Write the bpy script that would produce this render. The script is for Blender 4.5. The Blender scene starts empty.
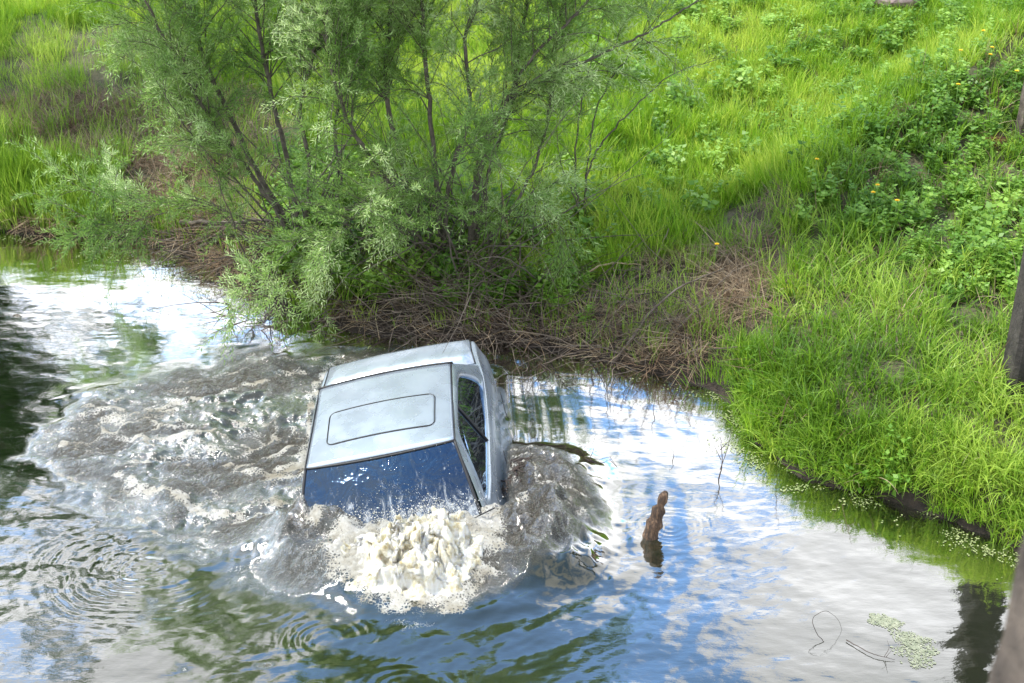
import bpy, bmesh, math, random
import numpy as np
from mathutils import Vector, Matrix, Euler
PI = math.pi
R_ = math.radians
rng = np.random.default_rng(7)
random.seed(7)
scene = bpy.context.scene
COL = scene.collection

# ------------------------------------------------------------------ camera
CAM_H = 6.2; PITCH = R_(28); FPX = 1422.0
cam = bpy.data.cameras.new('camera'); camo = bpy.data.objects.new('camera', cam); COL.objects.link(camo)
camo.location = (0, 0, CAM_H); camo.rotation_euler = (PI/2 - PITCH, 0, 0)
cam.sensor_width = 36; cam.lens = 36*FPX/1024; cam.clip_end = 1500; cam.clip_start = 0.05
cam.dof.use_dof = True; cam.dof.focus_distance = 10.8; cam.dof.aperture_fstop = 5.0
scene.camera = camo
# ------------------------------------------------------------------ sky and sun
SUN_EL, SUN_AZ = 58.0, -76.0        # azimuth measured from +Y towards +X
w = bpy.data.worlds.new('World'); scene.world = w; w.use_nodes = True
nt = w.node_tree; nt.nodes.clear()
def N(nt, t, **k):
    n = nt.nodes.new(t)
    for a, b in k.items():
        if a == 'inp':
            for i, v in b.items(): n.inputs[i].default_value = v
        else: setattr(n, a, b)
    return n
out = N(nt, 'ShaderNodeOutputWorld'); bg = N(nt, 'ShaderNodeBackground'); bg.inputs[1].default_value = 0.058
sky = N(nt, 'ShaderNodeTexSky', sky_type='NISHITA', sun_disc=False, sun_elevation=R_(SUN_EL), sun_rotation=R_(SUN_AZ))
tc = N(nt, 'ShaderNodeTexCoord')
mp = N(nt, 'ShaderNodeMapping'); mp.inputs['Scale'].default_value = (1.0, 1.0, 1.9); mp.inputs['Location'].default_value = (3.1, 1.7, 0.4)
nz = N(nt, 'ShaderNodeTexNoise', inp={'Scale': 3.4, 'Detail': 7.0, 'Roughness': 0.55, 'Distortion': 0.35})
nt.links.new(tc.outputs['Generated'], mp.inputs[0]); nt.links.new(mp.outputs[0], nz.inputs['Vector'])
# gaps of blue between the clouds: directions (azimuth, elevation) with a width
def dirv(az, el): return (math.sin(R_(az))*math.cos(R_(el)), math.cos(R_(az))*math.cos(R_(el)), math.sin(R_(el)))
acc = nz.outputs['Fac']
for az, el, wd, amt in ((3.5, 31.5, 3.2, .22), (12, 33.5, 2.6, .16), (6, 39, 3.2, .16), (0, 46, 7, .20), (-13, 31, 4, .06), (0, 78, 26, .24), (-8, 58, 9, .2), (10, 58, 9, .2), (17, 31, 6, -.14), (16, 41, 5, -.12), (-20, 28, 6, .02), (-19, 40, 5, -.1)):
    dp = N(nt, 'ShaderNodeVectorMath', operation='DISTANCE'); dp.inputs[1].default_value = dirv(az, el)
    nrm = N(nt, 'ShaderNodeVectorMath', operation='NORMALIZE')
    nt.links.new(tc.outputs['Generated'], nrm.inputs[0]); nt.links.new(nrm.outputs[0], dp.inputs[0])
    mr = N(nt, 'ShaderNodeMapRange', interpolation_type='SMOOTHSTEP', inp={1: 0.0, 2: math.radians(wd)*2.0, 3: amt, 4: 0.0})
    nt.links.new(dp.outputs['Value'], mr.inputs[0])
    sb = N(nt, 'ShaderNodeMath', operation='SUBTRACT'); nt.links.new(acc, sb.inputs[0]); nt.links.new(mr.outputs[0], sb.inputs[1]); acc = sb.outputs[0]
cr = N(nt, 'ShaderNodeMapRange', interpolation_type='SMOOTHSTEP', inp={1: 0.35, 2: 0.48, 3: 0.12, 4: 1.0})
nt.links.new(acc, cr.inputs[0])
mixc = N(nt, 'ShaderNodeMix', data_type='RGBA')
nz2 = N(nt, 'ShaderNodeTexNoise', inp={'Scale': 7.0, 'Detail': 5.0})
nt.links.new(mp.outputs[0], nz2.inputs['Vector'])
cc = N(nt, 'ShaderNodeMix', data_type='RGBA'); cc.inputs[6].default_value = (21, 21.6, 23, 1); cc.inputs[7].default_value = (31, 30.8, 30.5, 1)
nt.links.new(nz2.outputs['Fac'], cc.inputs[0])
nt.links.new(cr.outputs[0], mixc.inputs[0]); skm = N(nt, 'ShaderNodeMix', data_type='RGBA', blend_type='MULTIPLY'); skm.inputs[0].default_value = 1; skm.inputs[7].default_value = (3.2, 5.6, 7.2, 1); nt.links.new(sky.outputs[0], skm.inputs[6]); nt.links.new(skm.outputs[2], mixc.inputs[6]); nt.links.new(cc.outputs[2], mixc.inputs[7])
nt.links.new(mixc.outputs[2], bg.inputs[0]); nt.links.new(bg.outputs[0], out.inputs[0])
sl = bpy.data.lights.new('sun', 'SUN'); sl.energy = 5.0; sl.angle = R_(4.0); sl.color = (1, 0.94, 0.84)
so = bpy.data.objects.new('sun', sl); COL.objects.link(so)
so.rotation_euler = (Vector(dirv(SUN_AZ, SUN_EL))).to_track_quat('Z', 'Y').to_euler()
scene.view_settings.view_transform = 'Standard'; scene.view_settings.look = 'None'
scene.view_settings.exposure = 0.48; scene.view_settings.gamma = 1.0; scene.view_settings.use_curve_mapping = False
scene.cycles.max_bounces = 6; scene.cycles.transparent_max_bounces = 8

# ------------------------------------------------------------------ helpers
def unproj(px, py, z0=0.0):
    a = (np.asarray(px, float) - 512)/FPX; b = (341.5 - np.asarray(py, float))/FPX
    dy = math.cos(PITCH) + b*math.sin(PITCH); dz = -math.sin(PITCH) + b*math.cos(PITCH)
    t = (z0 - CAM_H)/dz
    return a*t, dy*t
def W(px, py):
    x, y = unproj(px, py); return (float(x), float(y))
_P = rng.permutation(512).astype(np.int64); _P = np.concatenate([_P, _P, _P])
_G = rng.uniform(0, 2*PI, 512); _GX, _GY = np.cos(_G), np.sin(_G)
def perlin(x, y):
    x = np.asarray(x, float); y = np.asarray(y, float)
    xi = np.floor(x).astype(np.int64); yi = np.floor(y).astype(np.int64); xf = x - xi; yf = y - yi
    xi &= 511; yi &= 511
    u = xf*xf*xf*(xf*(xf*6-15)+10); v = yf*yf*yf*(yf*(yf*6-15)+10)
    def g(i, j, dx, dy):
        h = _P[_P[(xi+i) & 511] + ((yi+j) & 511)] & 511
        return _GX[h]*dx + _GY[h]*dy
    a = g(0, 0, xf, yf); b = g(1, 0, xf-1, yf); c = g(0, 1, xf, yf-1); d = g(1, 1, xf-1, yf-1)
    return (a*(1-u)+b*u)*(1-v) + (c*(1-u)+d*u)*v
def fbm(x, y, f=1.0, o=4, gain=.5):
    r = 0; a = 1.0
    for i in range(o):
        r = r + a*perlin(x*f + 17.3*i, y*f - 9.1*i); f *= 2.03; a *= gain
    return r*1.4
def sstep(a, b, x):
    t = np.clip((x-a)/(b-a), 0, 1); return t*t*(3-2*t)
def seg_dist(x, y, pts, closed=False):
    """distance to a polyline, and sign (+ inside) for closed polygons"""
    x = np.asarray(x, float); y = np.asarray(y, float)
    best = np.full(x.shape, 1e9); inside = np.zeros(x.shape, bool); n = len(pts)
    for i in range(n if closed else n-1):
        ax, ay = pts[i]; bx, by = pts[(i+1) % n]
        dx, dy = bx-ax, by-ay
        t = np.clip(((x-ax)*dx + (y-ay)*dy)/(dx*dx+dy*dy+1e-12), 0, 1)
        best = np.minimum(best, np.hypot(x-ax-t*dx, y-ay-t*dy))
        if closed:
            c = ((ay > y) != (by > y)) & (x < (bx-ax)*(y-ay)/(by-ay+1e-12)+ax)
            inside ^= c
    return np.where(inside, best, -best) if closed else best
def smooth_poly(pts, it=2, closed=True):
    p = [tuple(q) for q in pts]
    for _ in range(it):
        q = []; n = len(p)
        for i in range(n if closed else n-1):
            a, b = p[i], p[(i+1) % n]
            q += [(a[0]*.75+b[0]*.25, a[1]*.75+b[1]*.25), (a[0]*.25+b[0]*.75, a[1]*.25+b[1]*.75)]
        if not closed: q = [p[0]] + q + [p[-1]]
        p = q
    return p

def mesh_np(name, V, F, mats, parent=None, smooth=True, attrs=None, link=True, midx=None):
    """V (n,3); F (m,k) one face size, or a list"""
    me = bpy.data.meshes.new(name)
    V = np.asarray(V, np.float32)
    if isinstance(F, np.ndarray):
        m, k = F.shape
        me.vertices.add(len(V)); me.vertices.foreach_set('co', V.ravel())
        me.loops.add(m*k); me.loops.foreach_set('vertex_index', F.astype(np.int32).ravel())
        me.polygons.add(m); me.polygons.foreach_set('loop_start', np.arange(0, m*k, k, dtype=np.int32))
        me.update(calc_edges=True); me.validate()
    else:
        me.from_pydata([tuple(map(float, v)) for v in V], [], [list(map(int, f)) for f in F]); me.update()
    if smooth: me.polygons.foreach_set('use_smooth', np.ones(len(me.polygons), bool))
    for m_ in (mats if isinstance(mats, (list, tuple)) else [mats]): me.materials.append(m_)
    if midx is not None: me.polygons.foreach_set('material_index', np.asarray(midx, np.int32))
    if attrs:
        for k_, v_ in attrs.items():
            a = me.attributes.new(k_, 'FLOAT', 'POINT'); a.data.foreach_set('value', np.asarray(v_, np.float32).ravel())
    o = bpy.data.objects.new(name, me)
    if link: COL.objects.link(o)
    if parent is not None: o.parent = parent
    return o
def tag(o, label=None, cat=None, group=None, kind=None):
    if label: o['label'] = label
    if cat: o['category'] = cat
    if group: o['group'] = group
    if kind: o['kind'] = kind
    return o
def empty(name, loc, label, cat, group=None, rot=(0, 0, 0)):
    o = bpy.data.objects.new(name, None); COL.objects.link(o); o.location = loc; o.rotation_euler = rot
    o.empty_display_size = .2
    return tag(o, label, cat, group)
class MB:
    """collects geometry of one mesh"""
    def __init__(s): s.V = []; s.F = []; s.n = 0
    def add(s, V, F):
        s.V.append(np.asarray(V, float)); s.F += [[i+s.n for i in f] for f in F]; s.n += len(V); return s
    def tube(s, pts, r, k=6, cap=True):
        P = np.asarray(pts, float); n = len(P); r = np.broadcast_to(r, (n,))
        T = np.gradient(P, axis=0); T /= np.linalg.norm(T, axis=1)[:, None]+1e-9
        up = np.array([0.13, .21, 1.0]); 
        if abs(T[0] @ (up/np.linalg.norm(up))) > .92: up = np.array([1.0, .1, .1])
        A = np.cross(T, up); A /= np.linalg.norm(A, axis=1)[:, None]+1e-9; B = np.cross(T, A)
        th = np.arange(k)*2*PI/k
        V = P[:, None, :] + r[:, None, None]*(np.cos(th)[None, :, None]*A[:, None, :] + np.sin(th)[None, :, None]*B[:, None, :])
        F = []
        for i in range(n-1):
            for j in range(k): F.append([i*k+j, i*k+(j+1) % k, (i+1)*k+(j+1) % k, (i+1)*k+j])
        if cap: F.append(list(range(k))[::-1]); F.append([(n-1)*k+j for j in range(k)])
        return s.add(V.reshape(-1, 3), F)
    def box(s, c, h, rot=None):
        V = np.array([[x, y, z] for x in (-1, 1) for y in (-1, 1) for z in (-1, 1)])*np.array(h)
        if rot is not None: V = V @ np.array(Euler(rot).to_matrix()).T
        return s.add(V+np.array(c), [[0, 1, 3, 2], [4, 6, 7, 5], [0, 4, 5, 1], [2, 3, 7, 6], [0, 2, 6, 4], [1, 5, 7, 3]])
    def build(s, name, mat, parent=None, smooth=True, bevel=0):
        o = mesh_np(name, np.concatenate(s.V), s.F, mat, parent, smooth)
        if bevel:
            b = o.modifiers.new('bevel', 'BEVEL'); b.width = bevel; b.segments = 2; b.limit_method = 'ANGLE'
        return o

# ------------------------------------------------------------------ materials
def newmat(name):
    m = bpy.data.materials.new(name); m.use_nodes = True; m.node_tree.nodes.clear(); return m, m.node_tree
def L(nt, a, b): nt.links.new(a, b)
def ramp(nt, fac, stops):
    r = nt.nodes.new('ShaderNodeValToRGB'); e = r.color_ramp.elements
    e[0].position, e[0].color = stops[0][0], (*stops[0][1], 1); e[1].position, e[1].color = stops[-1][0], (*stops[-1][1], 1)
    for p, c in stops[1:-1]:
        q = e.new(p); q.color = (*c, 1)
    L(nt, fac, r.inputs[0]); return r.outputs[0]
def noise(nt, scale, detail=3, coord=None, rough=.5, dist=0):
    n = N(nt, 'ShaderNodeTexNoise', inp={'Scale': scale, 'Detail': detail, 'Roughness': rough, 'Distortion': dist})
    if coord is not None: L(nt, coord, n.inputs['Vector'])
    return n.outputs['Fac']
def simple(name, stops, scale=8, rough=.6, bump=0, metallic=0, spec=.4, coords='Object', bscale=None, clear=0):
    m, nt = newmat(name)
    o = N(nt, 'ShaderNodeOutputMaterial'); p = N(nt, 'ShaderNodeBsdfPrincipled'); tc = N(nt, 'ShaderNodeTexCoord')
    f = noise(nt, scale, 5, tc.outputs[coords], .6)
    L(nt, ramp(nt, f, stops), p.inputs['Base Color'])
    p.inputs['Roughness'].default_value = rough; p.inputs['Metallic'].default_value = metallic
    p.inputs['Specular IOR Level'].default_value = spec; p.inputs['Coat Weight'].default_value = clear
    if bump:
        b = N(nt, 'ShaderNodeBump', inp={'Strength': bump, 'Distance': .02}); L(nt, noise(nt, bscale or scale*4, 5, tc.outputs[coords], .65), b.inputs['Height']); L(nt, b.outputs[0], p.inputs['Normal'])
    L(nt, p.outputs[0], o.inputs[0]); return m
def leafmat(name, cols, trans=.45, rough=.45, big=.6, spec=.35):
    """leaf: diffuse + translucent, colour from object-random and world-space patches"""
    m, nt = newmat(name); o = N(nt, 'ShaderNodeOutputMaterial')
    oi = N(nt, 'ShaderNodeObjectInfo'); ge = N(nt, 'ShaderNodeNewGeometry')
    f1 = noise(nt, big, 3, ge.outputs['Position']); 
    a = N(nt, 'ShaderNodeMath', operation='MULTIPLY_ADD', inp={1: .35}); L(nt, oi.outputs['Random'], a.inputs[0]); L(nt, f1, a.inputs[2])
    b = N(nt, 'ShaderNodeMath', operation='MULTIPLY_ADD', inp={1: .25}); L(nt, ge.outputs['Random Per Island'], b.inputs[0]); L(nt, a.outputs[0], b.inputs[2])
    c = ramp(nt, b.outputs[0], [(0.38, cols[0]), (.75, cols[1]), (1.0, cols[2])])
    p = N(nt, 'ShaderNodeBsdfPrincipled'); L(nt, c, p.inputs['Base Color']); p.inputs['Roughness'].default_value = rough; p.inputs['Specular IOR Level'].default_value = spec
    t = N(nt, 'ShaderNodeBsdfTranslucent'); hs = N(nt, 'ShaderNodeHueSaturation', inp={'Value': 1.35, 'Saturation': 1.0, 'Hue': .485}); L(nt, c, hs.inputs['Color']); L(nt, hs.outputs[0], t.inputs[0])
    mx = N(nt, 'ShaderNodeMixShader'); mx.inputs[0].default_value = trans
    L(nt, p.outputs[0], mx.inputs[1]); L(nt, t.outputs[0], mx.inputs[2]); L(nt, mx.outputs[0], o.inputs[0]); return m

M = {}
M['lush'] = leafmat('lush_grass', [(.035, .10, .008), (.14, .28, .02), (.36, .50, .08)])
M['lawn'] = leafmat('lawn_grass', [(.07, .19, .012), (.19, .37, .02), (.42, .54, .08)])
M['thin'] = leafmat('thin_grass', [(.08, .18, .018), (.17, .33, .03), (.32, .44, .08)])
M['weed'] = leafmat('weed_leaf', [(.045, .13, .012), (.13, .27, .03), (.28, .45, .08)], trans=.4)
M['straw'] = leafmat('dry_straw', [(.08, .05, .032), (.19, .125, .075), (.38, .30, .19)], trans=.15, rough=.7)
M['willow'] = leafmat('willow_leaf', [(.065, .16, .028), (.20, .35, .08), (.55, .68, .36)], trans=.52, rough=.4, big=1.1, spec=.5)
M['willow_dark'] = leafmat('alder_leaf', [(.02, .06, .015), (.045, .12, .02), (.09, .19, .04)], trans=.3)
M['bark'] = simple('willow_bark', [(.3, (.045, .038, .03)), (.7, (.15, .13, .105))], 14, .85, .5)
M['twig'] = simple('dead_twig', [(.3, (.055, .042, .032)), (.7, (.20, .165, .13))], 6, .85, .3)
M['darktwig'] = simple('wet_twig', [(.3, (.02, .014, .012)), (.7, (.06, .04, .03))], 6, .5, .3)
M['flower'] = simple('dandelion_yellow', [(.3, (.75, .42, .01)), (.7, (.95, .68, .02))], 30, .6)
M['stalk'] = simple('flower_stalk', [(.3, (.10, .22, .04)), (.7, (.2, .34, .08))], 10, .6)

# ------------------------------------------------------------------ shoreline and terrain
shore_px = [(0, 232), (60, 236), (150, 240), (200, 262), (240, 292), (300, 318), (360, 332), (430, 337), (520, 343), (580, 352), (640, 370), (700, 385), (735, 405),
            (752, 440), (785, 468), (830, 487), (890, 500), (950, 520), (1000, 540), (1024, 556)]
shore = [(-60, 22), (-16, 17.0), (-8, 14.6)] + [W(*p) for p in shore_px] + [(5.2, 8.0), (8, 7.4), (12, 6.0), (20, 0), (30, -40), (40, -160)]
land_poly = smooth_poly([(-60, 22)] + shore[1:], 1, closed=False) + [(900, -160), (900, 900), (-900, 900), (-900, 22)]
gully = [W(560, 330), W(640, 330), W(700, 300)]
def land_sd(x, y): return seg_dist(x, y, land_poly, True)
def terrain(x, y):
    x = np.asarray(x, float); y = np.asarray(y, float)
    s = land_sd(x, y)
    s = s + .10*fbm(x, y, 1.6, 3)*np.clip(1-np.abs(s)/4, 0, 1)
    k = sstep(1.2, 3.4, x)                       # the right bank stands higher and steeper
    hi = .30 + .17*k
    up = hi*(1-np.exp(-np.clip(s, 0, 999)/(.38-.1*k))) + (.120+.02*k)*np.clip(s, 0, 16) + .012*np.clip(s-16, 0, 60)
    dn = -.9*(1-np.exp(np.clip(s, -99, 0)/.8))
    z = np.where(s > 0, up, dn)
    z = z + np.clip(s, 0, 1)*(.10*fbm(x, y, .45, 3) + .035*fbm(x, y, 2.2, 3))
    # a low ridge runs up the slope from the scar, with a shallow hollow on its left
    d = (y-13.2) - (x-2.2)*1.15
    z = z + np.clip(s-1.5, 0, 1)*(.22*np.exp(-((d+1.0)/1.0)**2) - .16*np.exp(-((d-.7)/1.0)**2))*sstep(1.8, 3.0, x)
    # far bank behind the camera
    z = np.where(y < -22, np.maximum(z, (-22-y)*.15-.4), z)
    return z
def ground_pt(px, py):
    """first hit of a photo ray with the bank"""
    a = (px-512)/FPX; b = (341.5-py)/FPX
    d = np.array([a, math.cos(PITCH)+b*math.sin(PITCH), -math.sin(PITCH)+b*math.cos(PITCH)])
    t = np.linspace(7, 40, 1320); X, Y, Z = d[0]*t, d[1]*t, CAM_H+d[2]*t
    k = np.argmax((Z - np.maximum(terrain(X, Y), 0)) < 0)
    return Vector((X[k], Y[k], max(float(terrain(X[k], Y[k])), 0)))
def axis(fine0, fine1, st, far0, far1):
    a = list(np.arange(fine0, fine1, st)); s = st; p = a[-1]
    while p < far1: s *= 1.18; p += s; a.append(p)
    s = st; p = a[0]; b = []
    while p > far0: s *= 1.18; p -= s; b.append(p)
    return np.array(b[::-1]+a)
def grid(xs, ys):
    X, Y = np.meshgrid(xs, ys); nx, ny = len(xs), len(ys)
    i = np.arange(nx*ny).reshape(ny, nx)
    F = np.stack([i[:-1, :-1], i[:-1, 1:], i[1:, 1:], i[1:, :-1]], -1).reshape(-1, 4)
    return X.ravel(), Y.ravel(), F
dry_px = [(530, 345), (525, 300), (560, 280), (610, 290), (665, 250), (740, 195), (790, 205), (800, 260), (775, 330), (745, 385), (690, 385), (620, 368)]
dry_poly = [tuple(ground_pt(*p)[:2]) for p in dry_px]
leftdry_poly = [tuple(ground_pt(*p)[:2]) for p in [(-40, 70), (40, 20), (130, 30), (200, 60), (300, 150), (520, 250), (540, 335), (300, 300), (200, 235), (110, 215), (40, 150), (-60, 140)]]
def dryness(x, y):
    a = sstep(-.25, .25, seg_dist(x, y, dry_poly, True) + .25*fbm(x, y, 1.3, 3))
    b = sstep(-.3, .3, seg_dist(x, y, leftdry_poly, True) + .3*fbm(x, y, 1.3, 3))*.75
    return np.maximum(a, b)
xs = axis(-9, 9, .09, -700, 700); ys = axis(6, 22, .09, -300, 800)
X, Y, F = grid(xs, ys); Z = terrain(X, Y); Z = Z + .02*fbm(X, Y, 5, 3)*(np.abs(X) < 9)*dryness(X, Y)
m, nt_ = newmat('bank_soil')
o_ = N(nt_, 'ShaderNodeOutputMaterial'); p_ = N(nt_, 'ShaderNodeBsdfPrincipled', inp={'Roughness': .9}); tc_ = N(nt_, 'ShaderNodeTexCoord')
at_ = N(nt_, 'ShaderNodeAttribute', attribute_name='dry')
soil = ramp(nt_, noise(nt_, 9, 7, tc_.outputs['Object'], .7), [(.3, (.035, .024, .016)), (.5, (.085, .062, .042)), (.72, (.19, .145, .10))])
turf = ramp(nt_, noise(nt_, 5, 7, tc_.outputs['Object'], .7), [(.3, (.03, .07, .012)), (.6, (.07, .15, .02)), (.8, (.13, .20, .04))])
mx_ = N(nt_, 'ShaderNodeMix', data_type='RGBA'); L(nt_, at_.outputs['Fac'], mx_.inputs[0]); L(nt_, turf, mx_.inputs[6]); L(nt_, soil, mx_.inputs[7])
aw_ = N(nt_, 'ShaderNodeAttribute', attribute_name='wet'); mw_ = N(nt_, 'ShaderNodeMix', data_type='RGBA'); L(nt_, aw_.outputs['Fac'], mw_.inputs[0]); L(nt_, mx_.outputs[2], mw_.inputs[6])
L(nt_, ramp(nt_, noise(nt_, 14, 6, tc_.outputs['Object'], .7), [(.3, (.012, .009, .006)), (.7, (.045, .032, .022))]), mw_.inputs[7]); L(nt_, mw_.outputs[2], p_.inputs['Base Color'])  # near-black waterline mud, with the shade under the bushes put into its colour
b_ = N(nt_, 'ShaderNodeBump', inp={'Strength': .8, 'Distance': .05}); L(nt_, noise(nt_, 22, 6, tc_.outputs['Object'], .7), b_.inputs['Height']); L(nt_, b_.outputs[0], p_.inputs['Normal'])
L(nt_, p_.outputs[0], o_.inputs[0])
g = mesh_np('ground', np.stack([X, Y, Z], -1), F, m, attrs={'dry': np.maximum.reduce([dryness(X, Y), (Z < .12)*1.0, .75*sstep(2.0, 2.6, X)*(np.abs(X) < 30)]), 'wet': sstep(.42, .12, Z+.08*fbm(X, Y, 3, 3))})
tag(g, 'sloping river bank of soil and turf rising behind the water', 'ground', kind='structure')

# ------------------------------------------------------------------ car pose
CAR_POS = np.array([-0.727, 9.547, -0.79]); CAR_YAW, CAR_PIT, CAR_ROL = 0.033, 0.05, -0.212
def rotm(a, b, c):
    ca, sa, cb, sb, cc, sc = math.cos(a), math.sin(a), math.cos(b), math.sin(b), math.cos(c), math.sin(c)
    return np.array([[ca, -sa, 0], [sa, ca, 0], [0, 0, 1]]) @ np.array([[1, 0, 0], [0, cb, -sb], [0, sb, cb]]) @ np.array([[cc, 0, sc], [0, 1, 0], [-sc, 0, cc]])
CAR_R = rotm(CAR_YAW, CAR_PIT, CAR_ROL)
def car_pt(p): return CAR_R @ np.array(p) + CAR_POS

# ------------------------------------------------------------------ water
# outlines of the churned water round the car (metres on the water plane)
froth_px = [(40, 452), (52, 432), (95, 415), (70, 398), (120, 385), (185, 372), (235, 352), (300, 352), (345, 352), (400, 352), (440, 400), (470, 440), (505, 447), (545, 456), (575, 475), (598, 505),
            (596, 530), (570, 562), (525, 588), (480, 601), (430, 613), (385, 605), (345, 592), (305, 575), (262, 555), (205, 545), (150, 533), (124, 512), (126, 503), (80, 490), (54, 478)]
froth_poly = smooth_poly([W(*p) for p in froth_px], 2)
plume_px = [(325, 556), (345, 548), (365, 535), (395, 532), (440, 528), (478, 518), (488, 545), (484, 575), (462, 600), (425, 614), (385, 608), (350, 590), (328, 574)]
plume_poly = smooth_poly([W((p[0]-400)*1.06+403, p[1]+8) for p in plume_px], 2)
# ragged white crests: (photo points, half width m, strength)
crests_px = [([(118, 478), (135, 490), (160, 497), (200, 512), (240, 520), (290, 528), (330, 545)], .07, 1.0),
             ([(70, 425), (110, 415), (150, 412), (190, 402), (225, 392), (262, 385), (300, 376)], .06, .8),
             ([(240, 478), (275, 486), (310, 484), (345, 505), (365, 520)], .10, 1.1),
             ([(330, 372), (320, 392), (312, 420), (305, 450), (300, 470), (330, 492)], .05, 1.0),
             ([(150, 425), (185, 432), (215, 440), (245, 447)], .05, .6),
             ([(475, 488), (470, 475), (490, 452), (500, 445), (497, 400)], .035, .7),
             ([(45, 452), (55, 475), (90, 492), (124, 505), (150, 530), (205, 545), (258, 545)], .018, .7),
             ([(90, 432), (130, 440), (175, 430), (210, 452), (180, 468)], .05, .55),
             ([(215, 420), (250, 428), (290, 425)], .06, .6),
             ([(230, 358), (260, 365), (300, 362), (345, 356)], .05, .6),
             ([(495, 350), (505, 380), (512, 410), (520, 440)], .012, .35)]
ring_list = [(W(150, 568), .085, .0015, 1.0, .15), (W(325, 642), .06, .0010, .42, .04), (W(668, 528), .05, .0016, .40, .03), (W(405, 690), .07, .001, .5, .05), (W(650, 532), .035, .0012, .18, .02)]
def car_sd(x, y):
    """signed distance to the car's outline on the water (+ outside)"""
    p = np.stack([x-CAR_POS[0], y-CAR_POS[1]], -1); c, s = math.cos(CAR_YAW), math.sin(CAR_YAW)
    u = p[..., 0]*c + p[..., 1]*s; v = -p[..., 0]*s + p[..., 1]*c
    qx = np.abs(u+.05)-.62; qy = np.abs(v-.2)-1.25
    return np.hypot(np.maximum(qx, 0), np.maximum(qy, 0)) + np.minimum(np.maximum(qx, qy), 0) - .15
def water_fields(x, y):
    dom = (np.abs(x) < 9) & (y > 4) & (y < 17)
    h = np.zeros_like(x); foam = np.zeros_like(x); froth = np.zeros_like(x); calm = np.zeros_like(x)
    X, Y = x[dom], y[dom]
    wx = X + .10*fbm(X, Y, 1.1, 3); wy = Y + .10*fbm(X+31, Y, 1.1, 3)
    sd = seg_dist(wx*.5+X*.5, wy*.5+Y*.5, froth_poly, True)
    lf = sstep(.1, -.6, X-CAR_POS[0])                     # 1 on the left of the car, where the churn fades out softly
    inside = sstep(-.14-.10*lf, .22+.16*lf, sd+(.10+.12*lf)*fbm(X, Y, 2.4, 3))
    qx = X+.30*fbm(X+3, Y*1.5, 1.1, 2)+.10*fbm(X, Y+8, 3.1, 2); qy = Y+.30*fbm(X-6, Y*1.5, 1.1, 2)+.10*fbm(X+9, Y, 3.1, 2)
    fil = 1-np.abs(fbm(qx*.8, qy*1.5, 1.7, 3))*2.6        # long curling filaments
    cs = car_sd(X, Y)
    # long swell and slow undulation
    hh = .010*fbm(X, Y, .9, 2) + .0024*fbm(X*1.0+.3*Y, Y*1.6, 2.6, 3)
    # ripple trains that wrap round the hull, strongest beside and behind it
    ang = np.arctan2(Y-CAR_POS[1], X-CAR_POS[0])
    cd = np.maximum(cs, 0)
    side = sstep(-1.2, -.2, ang)*(1-inside)
    phs = cd + .05*fbm(X, Y, .8, 2)
    hh += side*.008*np.sin(2*PI*phs/(.21))*np.exp(-cd/.42)*(.6+.8*np.clip(fbm(X+5, Y, 1.2, 2)+.4, 0, 1))
    # ridge round the front of the churned area, long smooth slope towards the camera
    front = sstep(10.2, 9.2, Y)
    rim = np.where(sd < 0, np.exp(-(np.abs(sd)/.42)**1.6), 1.0)
    hh += front*rim*(.020+.060*sstep(-2.3, -1.2, X)*sstep(.9, .1, X))
    # low swells radiating forward from the plunging nose
    px_, py_ = W(440, 520); rr = np.hypot(X-px_, Y-py_)
    fan = sstep(9.6, 8.4, Y)*(1-inside)
    hh += fan*.010*np.sin(2*PI*(rr+.12*fbm(X, Y, 1.3, 2))/.36)*np.exp(-np.maximum(rr-.9, 0)/.55)
    hh += fan*.0035*fbm(X*.6+Y*.5, Y*1.4-X*.8, 7, 3)*np.exp(-np.maximum(rr-1.2, 0)/.9)
    for (cx, cy), lam, amp, rad, r0 in ring_list:
        r = np.hypot((X-cx)*.9, (Y-cy)*1.15); r = r + .045*fbm(X+cx, Y, 2.2, 3)
        env = sstep(rad, rad*.45, r)*sstep(0, r0, r)
        hh += amp*env*np.sin(2*PI*r/lam)*(.2+1.3*np.clip(fbm(X*1.3, Y*1.3, 2.4, 3)+.35, 0, 1))*(1-inside*.8)
    # the sunken centre of the wide vortex at the lower left
    cx, cy = W(150, 545); hh += .0045*np.exp(-(np.hypot(X-cx, Y-cy)/.5)**2)*fbm(X, Y, 9, 3)
    # churned water: sharp little crests
    a1 = np.abs(fbm(wx, wy, 4.0, 4)); a2 = 1-np.abs(fbm(wx+9, wy-4, 9.0, 3))
    dark_boil = np.exp(-(np.hypot((X-W(250, 395)[0])/.75, (Y-W(250, 395)[1])/.42))**2)
    rt = np.exp(-(np.hypot((X-W(535, 515)[0])/.75, (Y-W(535, 515)[1])/.55))**2)
    rough = (.55+.45*np.clip(fbm(X+50, Y, .9, 2)+.5, 0, 1))*(1-.35*rt)
    hh += 1.25*inside*rough*(.050*a1*(.5+.9*dark_boil) + .013*(a2-.6) + .065*fbm(qx, qy*1.4, 1.2, 3) + .022*np.clip(fil, 0, 1))
    hh += inside*.008*fbm(X, Y, 16, 3)
    fo = inside*(.04 + .16*fbm(qx, qy, 1.7, 3) + .30*(a1*1.4-.35) + .42*sstep(.45, .95, fil)) - .50*dark_boil*inside
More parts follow.
